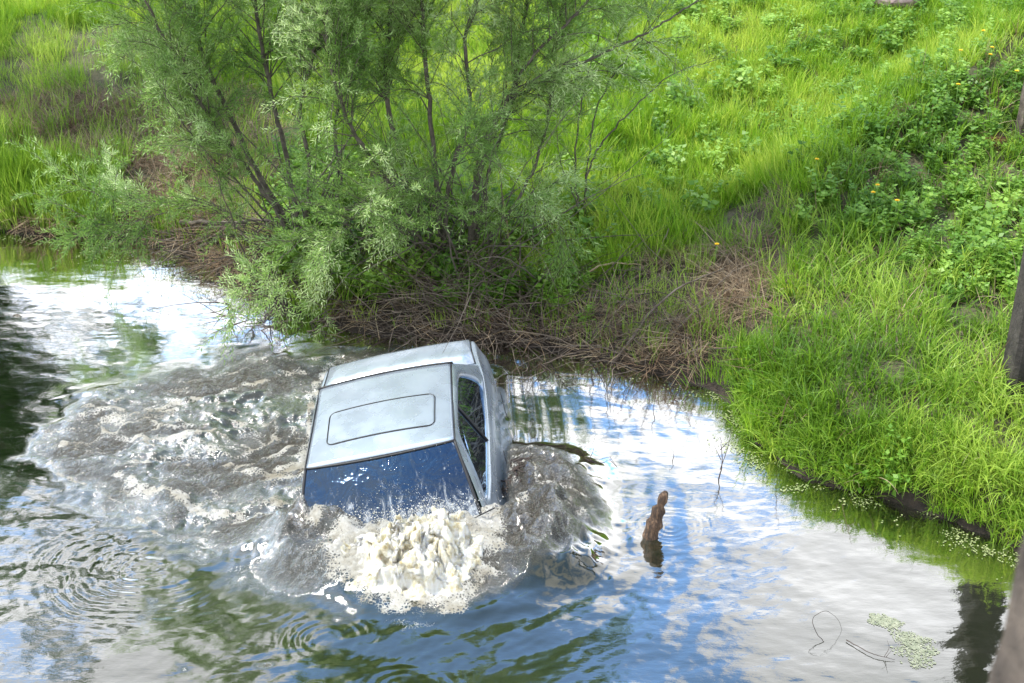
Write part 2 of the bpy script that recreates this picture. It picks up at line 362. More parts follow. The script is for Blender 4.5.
    for pts, wd, st in crests_px:
        d = seg_dist(wx, wy, [W(*p) for p in pts]); ww = wd*(.7+.9*np.clip(fbm(X, Y, 3, 2)+.4, 0, 1.3))
        e = np.exp(-(d/ww)**2)
        fo = np.maximum(fo, st*e*(.60+.55*fbm(X, Y, 7, 4))); hh += .035*st*e*(wd > .03)*(.5+fbm(X, Y, 6, 2))
    c_, s_ = math.cos(CAR_YAW), math.sin(CAR_YAW); lu_ = (X-CAR_POS[0])*c_+(Y-CAR_POS[1])*s_; lv_ = -(X-CAR_POS[0])*s_+(Y-CAR_POS[1])*c_
    near_ = np.exp(-(np.maximum(cs-.02, 0)/.40)**2)*sstep(-.32, .34, sd+.08); lump_ = .85+.45*fbm(X, Y, 4.5, 3)
    hh += near_*(.15*sstep(-.62, -.98, lv_)+.20*sstep(.0, -.5, lv_)*sstep(.55, .8, lu_)*sstep(-1.0, -.8, lv_)*0+.12*np.exp(-(((lu_+.78)/.34)**2+((lv_+.95)/.36)**2)))*lump_
    hh += .19*np.exp(-(((lu_-.98)/.32)**2))*sstep(.30, -.35, lv_)*sstep(-1.75, -1.15, lv_)*lump_
    pd = seg_dist(wx, wy, plume_poly, True)
    pl = sstep(-.06, .14, pd)
    hh += .05*pl*(.6+.7*fbm(X, Y, 5, 3)); fo = np.maximum(fo, pl*(.85+.45*fbm(X, Y, 6, 4))); fo = np.maximum(fo, sstep(-.17, .05, pd)*(.62+.5*fbm(X, Y, 7, 4)))
    # thin scum and drifting foam streaks outside
    st = fbm((X*.9+Y*.35)*1.0, (Y-X*.25)*3.2, 2.2, 4)
    fo = np.maximum(fo, .38*sstep(.28, .62, st)*sstep(.9, .0, -sd)*(X < -.5))
    fro = inside*np.maximum(.25+.75*sstep(-.35, .25, fbm(qx+20, qy*1.3, 1.0, 3)), 1-lf); fro = np.maximum(fro, .8*np.exp(-(((X-W(305, 580)[0])/.42)**2+((Y-W(305, 580)[1])/.26)**2)*(1.3+1.2*fbm(X, Y, 3, 3))))
    # the cabin and boot: still dark water inside the shell
    cab = sstep(.02, -.10, cs)*sstep(-1.0, -.88, lv_)
    hh = hh*(1-cab) - .05*cab; fo = fo*(1-cab); fro = fro*(1-cab)
    edge = sstep(.35, .0, land_sd(X, Y)*-1)
    hh *= 1-.7*edge
    h[dom] = hh; foam[dom] = np.clip(fo, 0, 1.3); froth[dom] = fro
    return h, foam, froth
wxs = axis(-6.2, 4.4, .017, -400, 400); wys = axis(6.6, 14.3, .017, -250, 60)
X, Y, F = grid(wxs, wys)
h, foam, froth = water_fields(X, Y)
m, nt_ = newmat('river_water')
o_ = N(nt_, 'ShaderNodeOutputMaterial'); ge_ = N(nt_, 'ShaderNodeNewGeometry')
af = N(nt_, 'ShaderNodeAttribute', attribute_name='foam'); ar = N(nt_, 'ShaderNodeAttribute', attribute_name='froth')
# bump: fine wind ripples everywhere, fine boiling texture in the churn
mpw = N(nt_, 'ShaderNodeMapping', inp={'Scale': (1.0, 2.3, 1.0), 'Rotation': (0, 0, .25)}); L(nt_, ge_.outputs['Position'], mpw.inputs[0])
n1 = noise(nt_, 7.0, 4, mpw.outputs[0], .55)
n2 = noise(nt_, 30.0, 5, ge_.outputs['Position'], .8, 1.2)
b1 = N(nt_, 'ShaderNodeBump', inp={'Strength': 1.0, 'Distance': .0015}); L(nt_, n1, b1.inputs['Height'])
ms = N(nt_, 'ShaderNodeMath', operation='MULTIPLY', inp={1: 1.0}); L(nt_, ar.outputs['Fac'], ms.inputs[0])
b2 = N(nt_, 'ShaderNodeBump', inp={'Distance': .07}); L(nt_, ms.outputs[0], b2.inputs['Strength']); L(nt_, n2, b2.inputs['Height']); L(nt_, b1.outputs[0], b2.inputs['Normal'])
# body of the water: murky olive, browner where churned
bodyc = N(nt_, 'ShaderNodeMix', data_type='RGBA'); bodyc.inputs[6].default_value = (.010, .013, .005, 1); bodyc.inputs[7].default_value = (.034, .029, .020, 1)
L(nt_, ar.outputs['Fac'], bodyc.inputs[0])
df = N(nt_, 'ShaderNodeBsdfDiffuse'); L(nt_, bodyc.outputs[2], df.inputs[0])
gl = N(nt_, 'ShaderNodeBsdfGlossy'); grr = N(nt_, 'ShaderNodeMath', operation='MULTIPLY_ADD', inp={1: .09, 2: .045}); L(nt_, ar.outputs['Fac'], grr.inputs[0]); L(nt_, grr.outputs[0], gl.inputs['Roughness']); L(nt_, b2.outputs[0], gl.inputs['Normal'])
fr = N(nt_, 'ShaderNodeFresnel', inp={'IOR': 1.33}); L(nt_, b2.outputs[0], fr.inputs['Normal'])
f0 = N(nt_, 'ShaderNodeMath', operation='MULTIPLY_ADD', inp={1: 20.0, 2: -.34}); L(nt_, fr.outputs[0], f0.inputs[0])
fq = N(nt_, 'ShaderNodeMath', operation='MULTIPLY_ADD', inp={1: -.36, 2: 1.0}); L(nt_, ar.outputs['Fac'], fq.inputs[0])
f1_ = N(nt_, 'ShaderNodeClamp'); L(nt_, f0.outputs[0], f1_.inputs[0])
fm = N(nt_, 'ShaderNodeMath', operation='MULTIPLY'); fm.use_clamp = True; L(nt_, f1_.outputs[0], fm.inputs[0]); L(nt_, fq.outputs[0], fm.inputs[1])
wm = N(nt_, 'ShaderNodeMixShader'); L(nt_, fm.outputs[0], wm.inputs[0]); L(nt_, df.outputs[0], wm.inputs[1]); L(nt_, gl.outputs[0], wm.inputs[2])
# foam: bubbly lace, threshold driven by the amount of foam
n3 = noise(nt_, 38.0, 7, ge_.outputs['Position'], .78, 1.0)
vo = N(nt_, 'ShaderNodeTexVoronoi', feature='DISTANCE_TO_EDGE', inp={'Scale': 42.0}); L(nt_, ge_.outputs['Position'], vo.inputs['Vector'])
vm = N(nt_, 'ShaderNodeMath', operation='MULTIPLY_ADD', inp={1: -.9, 2: .12}); L(nt_, vo.outputs['Distance'], vm.inputs[0])
ad = N(nt_, 'ShaderNodeMath', operation='ADD'); L(nt_, n3, ad.inputs[0]); L(nt_, vm.outputs[0], ad.inputs[1])
a2_ = N(nt_, 'ShaderNodeMath', operation='ADD'); L(nt_, ad.outputs[0], a2_.inputs[0]); L(nt_, af.outputs['Fac'], a2_.inputs[1])
th = N(nt_, 'ShaderNodeMapRange', interpolation_type='SMOOTHSTEP', inp={1: .86, 2: 1.04, 3: 0.0, 4: 1.0}); L(nt_, a2_.outputs[0], th.inputs[0])
gate = N(nt_, 'ShaderNodeMapRange', inp={1: .04, 2: .2, 3: 0.0, 4: 1.0}); L(nt_, af.outputs['Fac'], gate.inputs[0])
tg = N(nt_, 'ShaderNodeMath', operation='MULTIPLY'); L(nt_, th.outputs[0], tg.inputs[0]); L(nt_, gate.outputs[0], tg.inputs[1])
n4 = noise(nt_, 62.0, 4, ge_.outputs['Position'], .8, 1.5)
sp_ = N(nt_, 'ShaderNodeMapRange', interpolation_type='SMOOTHSTEP', inp={1: .52, 2: .60, 3: 0.0, 4: .30}); L(nt_, n4, sp_.inputs[0])  # pale specks: fine foam, with the churn's sky glints painted in
sp2 = N(nt_, 'ShaderNodeMath', operation='MULTIPLY'); L(nt_, sp_.outputs[0], sp2.inputs[0]); L(nt_, ar.outputs['Fac'], sp2.inputs[1])
tg0 = tg; tg = N(nt_, 'ShaderNodeMath', operation='MAXIMUM'); L(nt_, tg0.outputs[0], tg.inputs[0]); L(nt_, sp2.outputs[0], tg.inputs[1])
fd = N(nt_, 'ShaderNodeBsdfPrincipled', inp={'Roughness': .35}); L(nt_, ramp(nt_, noise(nt_, 5, 5, ge_.outputs['Position'], .6), [(.35, (.46, .42, .33)), (.50, (.70, .68, .61)), (.66, (.86, .85, .82))]), fd.inputs['Base Color'])
fcm = N(nt_, 'ShaderNodeMix', data_type='RGBA', blend_type='MULTIPLY'); fcm.inputs[0].default_value = 1.0
L(nt_, fd.inputs['Base Color'].links[0].from_socket, fcm.inputs[6]); L(nt_, ramp(nt_, n3, [(.36, (.62, .58, .50)), (.46, (.90, .88, .84)), (.58, (1, 1, 1))]), fcm.inputs[7]); L(nt_, fcm.outputs[2], fd.inputs['Base Color'])
b3 = N(nt_, 'ShaderNodeBump', inp={'Strength': 1.0, 'Distance': .06}); L(nt_, n3, b3.inputs['Height']); L(nt_, b3.outputs[0], fd.inputs['Normal'])
fx = N(nt_, 'ShaderNodeMixShader'); L(nt_, tg.outputs[0], fx.inputs[0]); L(nt_, wm.outputs[0], fx.inputs[1]); L(nt_, fd.outputs[0], fx.inputs[2]); L(nt_, fx.outputs[0], o_.inputs[0])
M['water'] = m
wo = mesh_np('river', np.stack([X, Y, h], -1), F, m, attrs={'foam': foam, 'froth': froth})
tag(wo, 'rippled river water reflecting clouds and churned to foam round the sinking car', 'river', kind='structure')

# ------------------------------------------------------------------ splash thrown up over the bonnet
mfo, nf = newmat('white_spray')
o_ = N(nf, 'ShaderNodeOutputMaterial'); p_ = N(nf, 'ShaderNodeBsdfPrincipled', inp={'Roughness': .3, 'Subsurface Weight': .6, 'Subsurface Scale': .05}); ge_ = N(nf, 'ShaderNodeNewGeometry')
L(nf, ramp(nf, noise(nf, 11, 7, ge_.outputs['Position'], .75), [(.34, (.42, .34, .18)), (.46, (.70, .65, .49)), (.54, (.82, .80, .73))]), p_.inputs['Base Color'])
p_.inputs['Subsurface Radius'].default_value = (1, .9, .6)
b_ = N(nf, 'ShaderNodeBump', inp={'Strength': .9, 'Distance': .03}); L(nf, noise(nf, 70, 6, ge_.outputs['Position'], .8), b_.inputs['Height']); L(nf, b_.outputs[0], p_.inputs['Normal']); L(nf, p_.outputs[0], o_.inputs[0])
sx = np.arange(-1.95, .15, .0075); sy = np.arange(7.5, 9.3, .0075)
X, Y, F = grid(sx, sy)
wx = X + .13*fbm(X, Y, 3.1, 3); wy = Y + .13*fbm(X+11, Y, 3.1, 3)
pd = seg_dist(wx, wy, plume_poly, True)
env = sstep(0, .30, pd)
hw_, _, _ = water_fields(X, Y)
rid = 1-np.abs(fbm(wx*1.0, wy*.8, 3.4, 4))*1.3; lump = fbm(wx, wy, 7.5, 4)
cx, cy = W(425, 582); dome = np.exp(-(((X-cx)/.42)**2+((Y-cy)/.30)**2))
r2 = 1-np.abs(fbm(wx+3, wy, 9, 4))*2.2; r3 = 1-np.abs(fbm(X, Y+5, 23, 4))*2.0
hh = hw_*.85 + env*(.01 + .10*dome + (.05+.09*dome)*np.clip(rid, 0, 1)**2 + .040*lump + .018*r2 + .016*r3 + .020*fbm(X, Y, 38, 4))
X2 = X + .06*env*fbm(X+7, Y, 9, 4); Y2 = Y + .07*env*fbm(X, Y+7, 9, 4)
keep = (pd > -.01).reshape(len(sy), len(sx)); kf = keep.ravel()[F].all(1)
spl = MB()
# droplets and torn blobs above the plume
ico_v = []; bm = bmesh.new(); bmesh.ops.create_icosphere(bm, subdivisions=1, radius=1); bm.verts.ensure_lookup_table()
ico_v = np.array([v.co[:] for v in bm.verts]); ico_f = np.array([[v.index for v in f.verts] for f in bm.faces]); bm.free()
def blobs(P, r, name, mat, label=None, parent=None):
    n = len(P); st = 1+.35*rng.normal(size=(n, 1, 3)).clip(-1, 1)
    V = (ico_v[None]*st*r[:, None, None] + P[:, None, :]).reshape(-1, 3)
    Fb = (ico_f[None] + (np.arange(n)*len(ico_v))[:, None, None]).reshape(-1, 3)
    return mesh_np(name, V, Fb, mat, parent)
used, inv = np.unique(F[kf], return_inverse=True)
sp = mesh_np('splash_foam', np.stack([X2, Y2, hh], -1)[used], inv.reshape(-1, 4), mfo)
tag(sp, 'yellowish white foam bursting up in front of the car windscreen', 'splash', kind='stuff')
pc = rng.normal(size=(3200, 2))*[.34, .26] + np.array(W(420, 545))
ok = seg_dist(pc[:, 0], pc[:, 1], plume_poly, True) > -.12; pc = pc[ok]
pdd = np.clip(seg_dist(pc[:, 0], pc[:, 1], plume_poly, True), 0, .3)/.3; hq, _, _ = water_fields(pc[:, 0], pc[:, 1])
P = np.column_stack([pc, hq+.04+pdd*.05+np.abs(rng.normal(size=len(pc)))*.055]); r = .0012+.0042*rng.random(len(pc))**2.5
# spray on the windscreen, and along the other crests
sc_ = []
for _ in range(700):
    u = float(np.clip(rng.normal()*.32, -.75, .55)); t = abs(rng.normal())*.28
    q = car_pt((u*.7+.12, -1.0+t*.9, .93+t*.75+rng.uniform(.0, .05))); sc_.append(q)
for pts, wd, s_ in crests_px[:1]:
    for _ in range(60):
        k = rng.integers(len(pts)-1); t = rng.random(); a, b = W(*pts[k]), W(*pts[k+1])
        sc_.append((a[0]*(1-t)+b[0]*t+rng.normal()*.05, a[1]*(1-t)+b[1]*t+rng.normal()*.05, .06+abs(rng.normal())*.045))
for _ in range(3000):                                    # thin veils of thrown water across the windscreen
    f_ = rng.random(); arc = rng.integers(3); x_ = -.25+.85*f_ if arc == 0 else (-.45+.5*f_ if arc == 1 else .1+.45*f_)
    hgt = (.62*(1-(2*f_-.7)**2) if arc == 0 else .35*(1-(2*f_-1)**2))*rng.random()**.35
    sc_.append(car_pt((x_+rng.normal()*.02, -1.0+.50*hgt+rng.normal()*.01-.04, .95+.38*hgt+.02+abs(rng.normal())*.015)))
sc_ = np.array(sc_)
d = blobs(np.concatenate([P, sc_]), np.concatenate([r, .0009+.0022*rng.random(len(sc_))**2]), 'spray_droplets', mfo)
tag(d, 'tiny white droplets flying over the splash and the windscreen', 'spray', kind='stuff')

# ------------------------------------------------------------------ the car
M['paint'] = None
m, nt_ = newmat('silver_paint'); o_ = N(nt_, 'ShaderNodeOutputMaterial'); p_ = N(nt_, 'ShaderNodeBsdfPrincipled'); tc_ = N(nt_, 'ShaderNodeTexCoord')
L(nt_, ramp(nt_, noise(nt_, 2.2, 8, tc_.outputs['Object'], .7), [(.25, (.33, .38, .45)), (.55, (.38, .435, .50)), (.8, (.42, .47, .53))]), p_.inputs['Base Color'])
L(nt_, ramp(nt_, noise(nt_, 5, 4, tc_.outputs['Object'], .5), [(.40, (.22,)*3), (.60, (.34,)*3)]), p_.inputs['Roughness'])
p_.inputs['Metallic'].default_value = .55; p_.inputs['Coat Weight'].default_value = .5; p_.inputs['Coat Roughness'].default_value = .08
b_ = N(nt_, 'ShaderNodeBump', inp={'Strength': .12, 'Distance': .004}); L(nt_, noise(nt_, 60, 5, tc_.outputs['Object'], .7), b_.inputs['Height']); L(nt_, b_.outputs[0], p_.inputs['Normal'])
L(nt_, p_.outputs[0], o_.inputs[0]); M['paint'] = m
M['rubber'] = simple('black_rubber', [(.3, (.008, .008, .009)), (.7, (.02, .02, .022))], 20, .5)
M['seat'] = simple('seat_cloth', [(.3, (.02, .025, .04)), (.7, (.05, .055, .075))], 30, .9)
M['lamp'] = simple('red_lamp_lens', [(.3, (.35, .01, .01)), (.7, (.45, .02, .02))], 30, .15)
def glass(name, tint, refl):
    m, nt = newmat(name); o = N(nt, 'ShaderNodeOutputMaterial')
    t = N(nt, 'ShaderNodeBsdfTransparent'); t.inputs[0].default_value = (*tint, 1)
    g_ = N(nt, 'ShaderNodeBsdfGlossy', inp={'Roughness': .03}); g_.inputs[0].default_value = (.50, .70, 1, 1)
    f = N(nt, 'ShaderNodeFresnel', inp={'IOR': 1.5}); mm = N(nt, 'ShaderNodeMath', operation='MULTIPLY', inp={1: refl}); mm.use_clamp = True; L(nt, f.outputs[0], mm.inputs[0])
    x = N(nt, 'ShaderNodeMixShader'); L(nt, mm.outputs[0], x.inputs[0]); L(nt, t.outputs[0], x.inputs[1]); L(nt, g_.outputs[0], x.inputs[2]); L(nt, x.outputs[0], o.inputs[0]); return m
M['glass'] = glass('tinted_glass', (.12, .17, .20), 1.7)
def wet_glass():
    m = glass('wet_windscreen', (.10, .17, .30), 2.3); nt = m.node_tree; tc = N(nt, 'ShaderNodeTexCoord'); o = [n for n in nt.nodes if n.type == 'OUTPUT_MATERIAL'][0]; g_ = [n for n in nt.nodes if n.type == 'BSDF_GLOSSY'][0]; x = [n for n in nt.nodes if n.type == 'MIX_SHADER'][0]
    b = N(nt, 'ShaderNodeBump', inp={'Strength': 1.0, 'Distance': .007}); L(nt, noise(nt, 6, 5, tc.outputs['Object'], .6, 1.5), b.inputs['Height']); L(nt, b.outputs[0], g_.inputs['Normal'])
    mp = N(nt, 'ShaderNodeMapping', inp={'Scale': (1.0, .45, .45), 'Rotation': (0, 0, .5)}); L(nt, tc.outputs['Object'], mp.inputs[0]); f = noise(nt, 9, 9, mp.outputs[0], .82, 1.8)
    sp = N(nt, 'ShaderNodeSeparateXYZ'); L(nt, tc.outputs['Object'], sp.inputs[0]); gr = N(nt, 'ShaderNodeMapRange', inp={1: .95, 2: 1.30, 3: .16, 4: -.06}); L(nt, sp.outputs['Z'], gr.inputs[0])
    ad = N(nt, 'ShaderNodeMath', operation='ADD'); L(nt, f, ad.inputs[0]); L(nt, gr.outputs[0], ad.inputs[1]); mr = N(nt, 'ShaderNodeMapRange', interpolation_type='SMOOTHSTEP', inp={1: .54, 2: .74, 3: 0.0, 4: .50}); L(nt, ad.outputs[0], mr.inputs[0])
    d = N(nt, 'ShaderNodeBsdfDiffuse'); d.inputs[0].default_value = (.62, .66, .68, 1); y = N(nt, 'ShaderNodeMixShader'); L(nt, mr.outputs[0], y.inputs[0]); L(nt, x.outputs[0], y.inputs[1]); L(nt, d.outputs[0], y.inputs[2]); L(nt, y.outputs[0], o.inputs[0]); return m
M['wet_glass'] = wet_glass()
car = empty('silver_car', (0, 0, 0), 'silver saloon car sinking into the foaming river, roof and windscreen above water', 'car')
Rm = Matrix([list(r) for r in CAR_R]).to_4x4(); Rm.translation = Vector(CAR_POS); car.matrix_world = Rm

def patch(c00, c10, c11, c01, nu=24, nv=16, bulge=0.0, fb=0.0, rb=0.0, axis_y=(0, -1, 0)):
    """surface between four corners; bulge lifts the middle, fb/rb bow the front and rear edges"""
    c = [np.array(q, float) for q in (c00, c10, c11, c01)]
    u, v = np.meshgrid(np.linspace(0, 1, nu+1), np.linspace(0, 1, nv+1)); u = u[..., None]; v = v[..., None]
    P = (c[0]*(1-u)+c[1]*u)*(1-v) + (c[3]*(1-u)+c[2]*u)*v
    bw = 4*u*(1-u)
    P[..., 1:2] += bw*(-fb*(1-v) + rb*v)
    P[..., 2:3] += bulge*(1-(2*u-1)**2)**.8*(.35+.65*4*v*(1-v)) if bulge else 0
    i = np.arange((nu+1)*(nv+1)).reshape(nv+1, nu+1)
    F = np.stack([i[:-1, :-1], i[:-1, 1:], i[1:, 1:], i[1:, :-1]], -1).reshape(-1, 4)
    return P.reshape(-1, 3), F.tolist()
RF, RR = -.50, .55
ROOF = ((-.57, RF, 1.325), (.57, RF, 1.325), (.54, RR, 1.345), (-.54, RR, 1.345))
def roof_z(x, y):
    u = (x/.565+1)/2; bw = 4*u*(1-u); v = min(max((y-RF+bw*.035)/((RR-RF)+bw*.055), 0), 1)
    return 1.325+.02*v+.05*max(0, 1-(2*u-1)**2)**.8*(.35+.65*4*v*(1-v))
V, Fq = patch(*ROOF, 40, 24, .05, .035, .02)
mb = MB(); mb.add(V, Fq); roof = mb.build('roof', M['paint'], car)
so_ = roof.modifiers.new('s', 'SOLIDIFY'); so_.thickness = .02; so_.offset = -1
# sunroof: slightly proud panel inside a dark gap
def rrect(x0, x1, y0, y1, r, n=6):
    out_ = []
    for cx, cy, a in ((x1-r, y1-r, 0), (x0+r, y1-r, 90), (x0+r, y0+r, 180), (x1-r, y0+r, 270)):
        for k in range(n+1):
            t = R_(a+90*k/n); out_.append((cx+r*math.cos(t), cy+r*math.sin(t)))
    return out_
rr_ = rrect(-.42, .425, -.30, .12, .06)
rr_ = [(a[0]*(1-t)+b[0]*t, a[1]*(1-t)+b[1]*t) for a, b in zip(rr_, rr_[1:]+rr_[:1]) for t in (np.linspace(0, 1, 16, endpoint=False) if math.dist(a, b) > .1 else (0,))]
mb = MB(); mb.tube([(x, y, roof_z(x, y)+.0035) for x, y in rr_+rr_[:2]], .0042, 6, False)
seam = mb.build('sunroof_seal', M['rubber'], car)
gx = np.linspace(-.41, .415, 20); gy = np.linspace(-.29, .11, 12); Vv = [(x, y, roof_z(x, y)+.004) for y in gy for x in gx]
Fq = [[j*20+i, j*20+i+1, (j+1)*20+i+1, (j+1)*20+i] for j in range(11) for i in range(19)]
mb = MB(); mb.add(Vv, Fq); mb.build('sunroof', M['paint'], car)
# drip channels and rear roof seam
for s in (-1, 1):
    mb = MB(); mb.tube([(s*(.578-.03*t), RF-.02+(RR-RF+.03)*t, 1.325+.02*t+.002) for t in np.linspace(0, 1, 12)], .0045, 6); mb.build('drip_channel', M['rubber'], car)
mb = MB(); mb.tube([(x, RR+.012+.02*(1-(x/.54)**2), roof_z(x, RR)-.002) for x in np.linspace(-.56, .56, 24)], .010, 6); mb.build('roof_seam', M['rubber'], car)
# side of the glasshouse
def side_x(y, z):
    t = (z-.90)/(1.33-.90)
    return .755 - .165*t - .02*t*t - .03*max(0, y-.2)*(1) - .05*max(0, -y-.5)
def side_ring(outer, inner, n=72):
    """ring mesh between two closed (y,z) outlines sampled by angle"""
    cy = sum(p[0] for p in inner)/len(inner); cz = sum(p[1] for p in inner)/len(inner)
    def ray(poly, a):
        d = (math.cos(a), math.sin(a)*.5); best = 0
        for i in range(len(poly)):
            (ax, ay), (bx, by) = poly[i], poly[(i+1) % len(poly)]
            ex, ey = bx-ax, by-ay; den = d[0]*ey-d[1]*ex
            if abs(den) < 1e-9: continue
            t = ((ax-cy)*ey-(ay-cz)*ex)/den; u = ((ax-cy)*d[1]-(ay-cz)*d[0])/den
            if t > 0 and -1e-6 <= u <= 1+1e-6: best = max(best, t)
        return (cy+d[0]*best, cz+d[1]*best)
    return [ray(outer, 2*PI*k/n) for k in range(n)], [ray(inner, 2*PI*k/n) for k in range(n)]
outer = [(-1.06, .88), (-.50, 1.325), (-.2, 1.338), (.2, 1.345), (RR, 1.343), (1.02, .99), (1.10, .88)]
inner0 = smooth_poly([(-.86, .925), (-.70, .99), (-.42, 1.245), (-.30, 1.278), (.0, 1.288), (.38, 1.28), (.52, 1.24), (.74, 1.04), (.80, .93), (.70, .915), (0, .915), (-.75, .915)], 2)
frame = MB()
for s in (-1, 1):
    o1, i1 = side_ring(outer, inner0)
    mid = [((a[0]+b[0])/2, (a[1]+b[1])/2) for a, b in zip(o1, i1)]
    rings = []
    for ring, off in ((o1, 0), (mid, .008), (i1, 0), (i1, -.03)):
        rings.append([(s*(side_x(y, z)+off), y, z) for y, z in ring])
    n = 72; Vs = [p for r in rings for p in r]; Fs = []
    for k in range(3):
        for j in range(n):
            q = [k*n+j, k*n+(j+1) % n, (k+1)*n+(j+1) % n, (k+1)*n+j]; Fs.append(q if s < 0 else q[::-1])
    frame.add(Vs, Fs)
fo_ = frame.build('pillar_frame', M['paint'], car)
# side glass: front and rear door panes with the black pillar between
def clip_poly(poly, yc, keep_less):
    outp = []
    for i in range(len(poly)):
        a, b = poly[i], poly[(i+1) % len(poly)]
        ina = (a[0] < yc) == keep_less; inb = (b[0] < yc) == keep_less
        if ina: outp.append(a)
        if ina != inb:
            t = (yc-a[0])/(b[0]-a[0]); outp.append((yc, a[1]+t*(b[1]-a[1])))
    return outp
for s in (-1, 1):
    for yc, less in ((-.02, True), (.03, False)):
        pg = clip_poly(inner0, yc, less)
        mb = MB(); mb.add([(s*(side_x(y, z)-.015), y, z) for y, z in pg], [list(range(len(pg)))]); mb.build('side_window', M['glass'], car, smooth=False)
    mb = MB(); mb.tube([(s*(side_x(0, z)-.012), .005+.10*(1.29-z)/.4*-0, z) for z in np.linspace(.90, 1.30, 6)], .014, 6); mb.build('door_pillar', M['rubber'], car)
# windscreen
WS = ((-.70, -1.04, .90), (.70, -1.04, .90), (.572, RF-.012, 1.322), (-.572, RF-.012, 1.322))
V, Fq = patch(*WS, 30, 18, 0, .13, 0); V[:, 1] -= 0
vv = np.linspace(0, 1, 19); V = V.reshape(19, 31, 3); V[..., 1] -= .035*(1-(np.linspace(-1, 1, 31)**2))[None, :]*vv[:, None]; V[..., 2] += .02*4*(vv*(1-vv))[:, None]; V = V.reshape(-1, 3)
mb = MB(); mb.add(V, Fq); ws = mb.build('windscreen', M['wet_glass'], car)
Vg = V.reshape(19, 31, 3)
bd = MB(); bd.tube(Vg[-1]+[0, 0, .004], .009, 6); bd.tube(Vg[:, 0]+[0, 0, .002], .012, 6); bd.tube(Vg[:, -1]+[0, 0, .002], .012, 6); bd.build('windscreen_seal', M['rubber'], car)
# roof front lip closing the gap to the glass
# rear window and boot
RW = ((-.54, RR+.02, 1.338), (.54, RR+.02, 1.338), (.64, 1.00, 1.01), (-.64, 1.00, 1.01))
V, Fq = patch(*RW, 24, 12, .0, 0, .06); mb = MB(); mb.add(V, Fq); mb.build('rear_window', M['glass'], car)
# body: stations along the length, half sections mirrored
# (y, hull half width, shoulder z, deck half width, deck z edge, deck z centre)
st = [(-2.18, .55, .42, .45, .46, .50), (-2.12, .70, .48, .58, .54, .58), (-1.9, .78, .54, .66, .60, .64), (-1.5, .82, .62, .70, .69, .73), (-1.15, .83, .74, .715, .81, .84), (-1.02, .83, .82, .735, .895, .905),
      (-.5, .84, .83, .752, .905, .905), (.2, .84, .84, .752, .91, .91), (.9, .83, .85, .735, .94, .94), (1.04, .825, .86, .70, .995, 1.01), (1.25, .815, .865, .67, 1.01, 1.03), (1.42, .80, .86, .66, 1.005, 1.03), (1.47, .785, .84, .645, .985, 1.01), (1.52, .77, .80, .62, .90, .92), (1.58, .70, .60, .55, .62, .64)]
secs = []
for y, hw, sz, dw, dz, cz in st:
    hw = max(hw*.945, dw+.028)
    half = [(0, .22), (hw*.85, .22), (hw*.98, .34), (hw, .52), (hw*1.0, (sz+.55)/2), (hw-.015, sz-.03), (hw-.05, sz+.02), (dw+.015, dz-.012), (dw, dz), (dw*.5, dz+(cz-dz)*.75), (0, cz)]
    full = [(x, z) for x, z in half] + [(-x, z) for x, z in half[-2:0:-1]]
    secs.append([(x, y, z) for x, z in full])
nS = len(secs[0]); Vb = [p for s_ in secs for p in s_]; Fb = []
for i in range(len(secs)-1):
    y0 = (st[i][0]+st[i+1][0])/2
    for j in range(nS):
        jj = (j+1) % nS
        if -1.0 < y0 < 1.0 and j in (8, 9, 10, 11): continue
        Fb.append([i*nS+j, (i+1)*nS+j, (i+1)*nS+jj, i*nS+jj])
Fb.append(list(range(nS))); Fb.append([(len(secs)-1)*nS+j for j in range(nS)][::-1])
mb = MB(); mb.add(Vb, Fb); body = mb.build('body', M['paint'], car)
sub = body.modifiers.new('sub', 'SUBSURF'); sub.levels = 2; sub.render_levels = 2
# boot lid: panel 4 mm proud with a dark gap on both sides
bl = []
for y, hw, sz, dw, dz, cz in st[9:13]:
    for x in np.linspace(-1, 1, 15): bl.append((x*(dw-.035), y+.012, dz+(cz-dz)*(1-abs(x)**2)+.006))
mb = MB(); mb.add(bl, [[j*15+i, j*15+i+1, (j+1)*15+i+1, (j+1)*15+i] for j in range(3) for i in range(14)]); lid = mb.build('boot_lid', M['paint'], car)
s_ = lid.modifiers.new('s', 'SOLIDIFY'); s_.thickness = .012
for s in (-1, 1):
    mb = MB(); mb.tube([(s*(q[3]-.026), q[0]+.01, q[4]+.003) for q in st[9:13]], .005, 5); mb.build('boot_seam', M['rubber'], car)
for s in (-1, 1):
    mb = MB(); mb.box((s*.50, 1.545, .73), (.13, .03, .06), (R_(8), 0, 0)); mb.build('tail_light', M['lamp'], car, bevel=.015)
# door and fender shut lines on the flanks
for s in (-1, 1):
    for yy in (-.98, .005, .86):
        mb = MB(); mb.tube([(s*(.842-.004*abs(yy)), yy+.03*(z-.5), z) for z in np.linspace(.35, .78, 6)], .003, 4); mb.build('door_seam', M['rubber'], car)
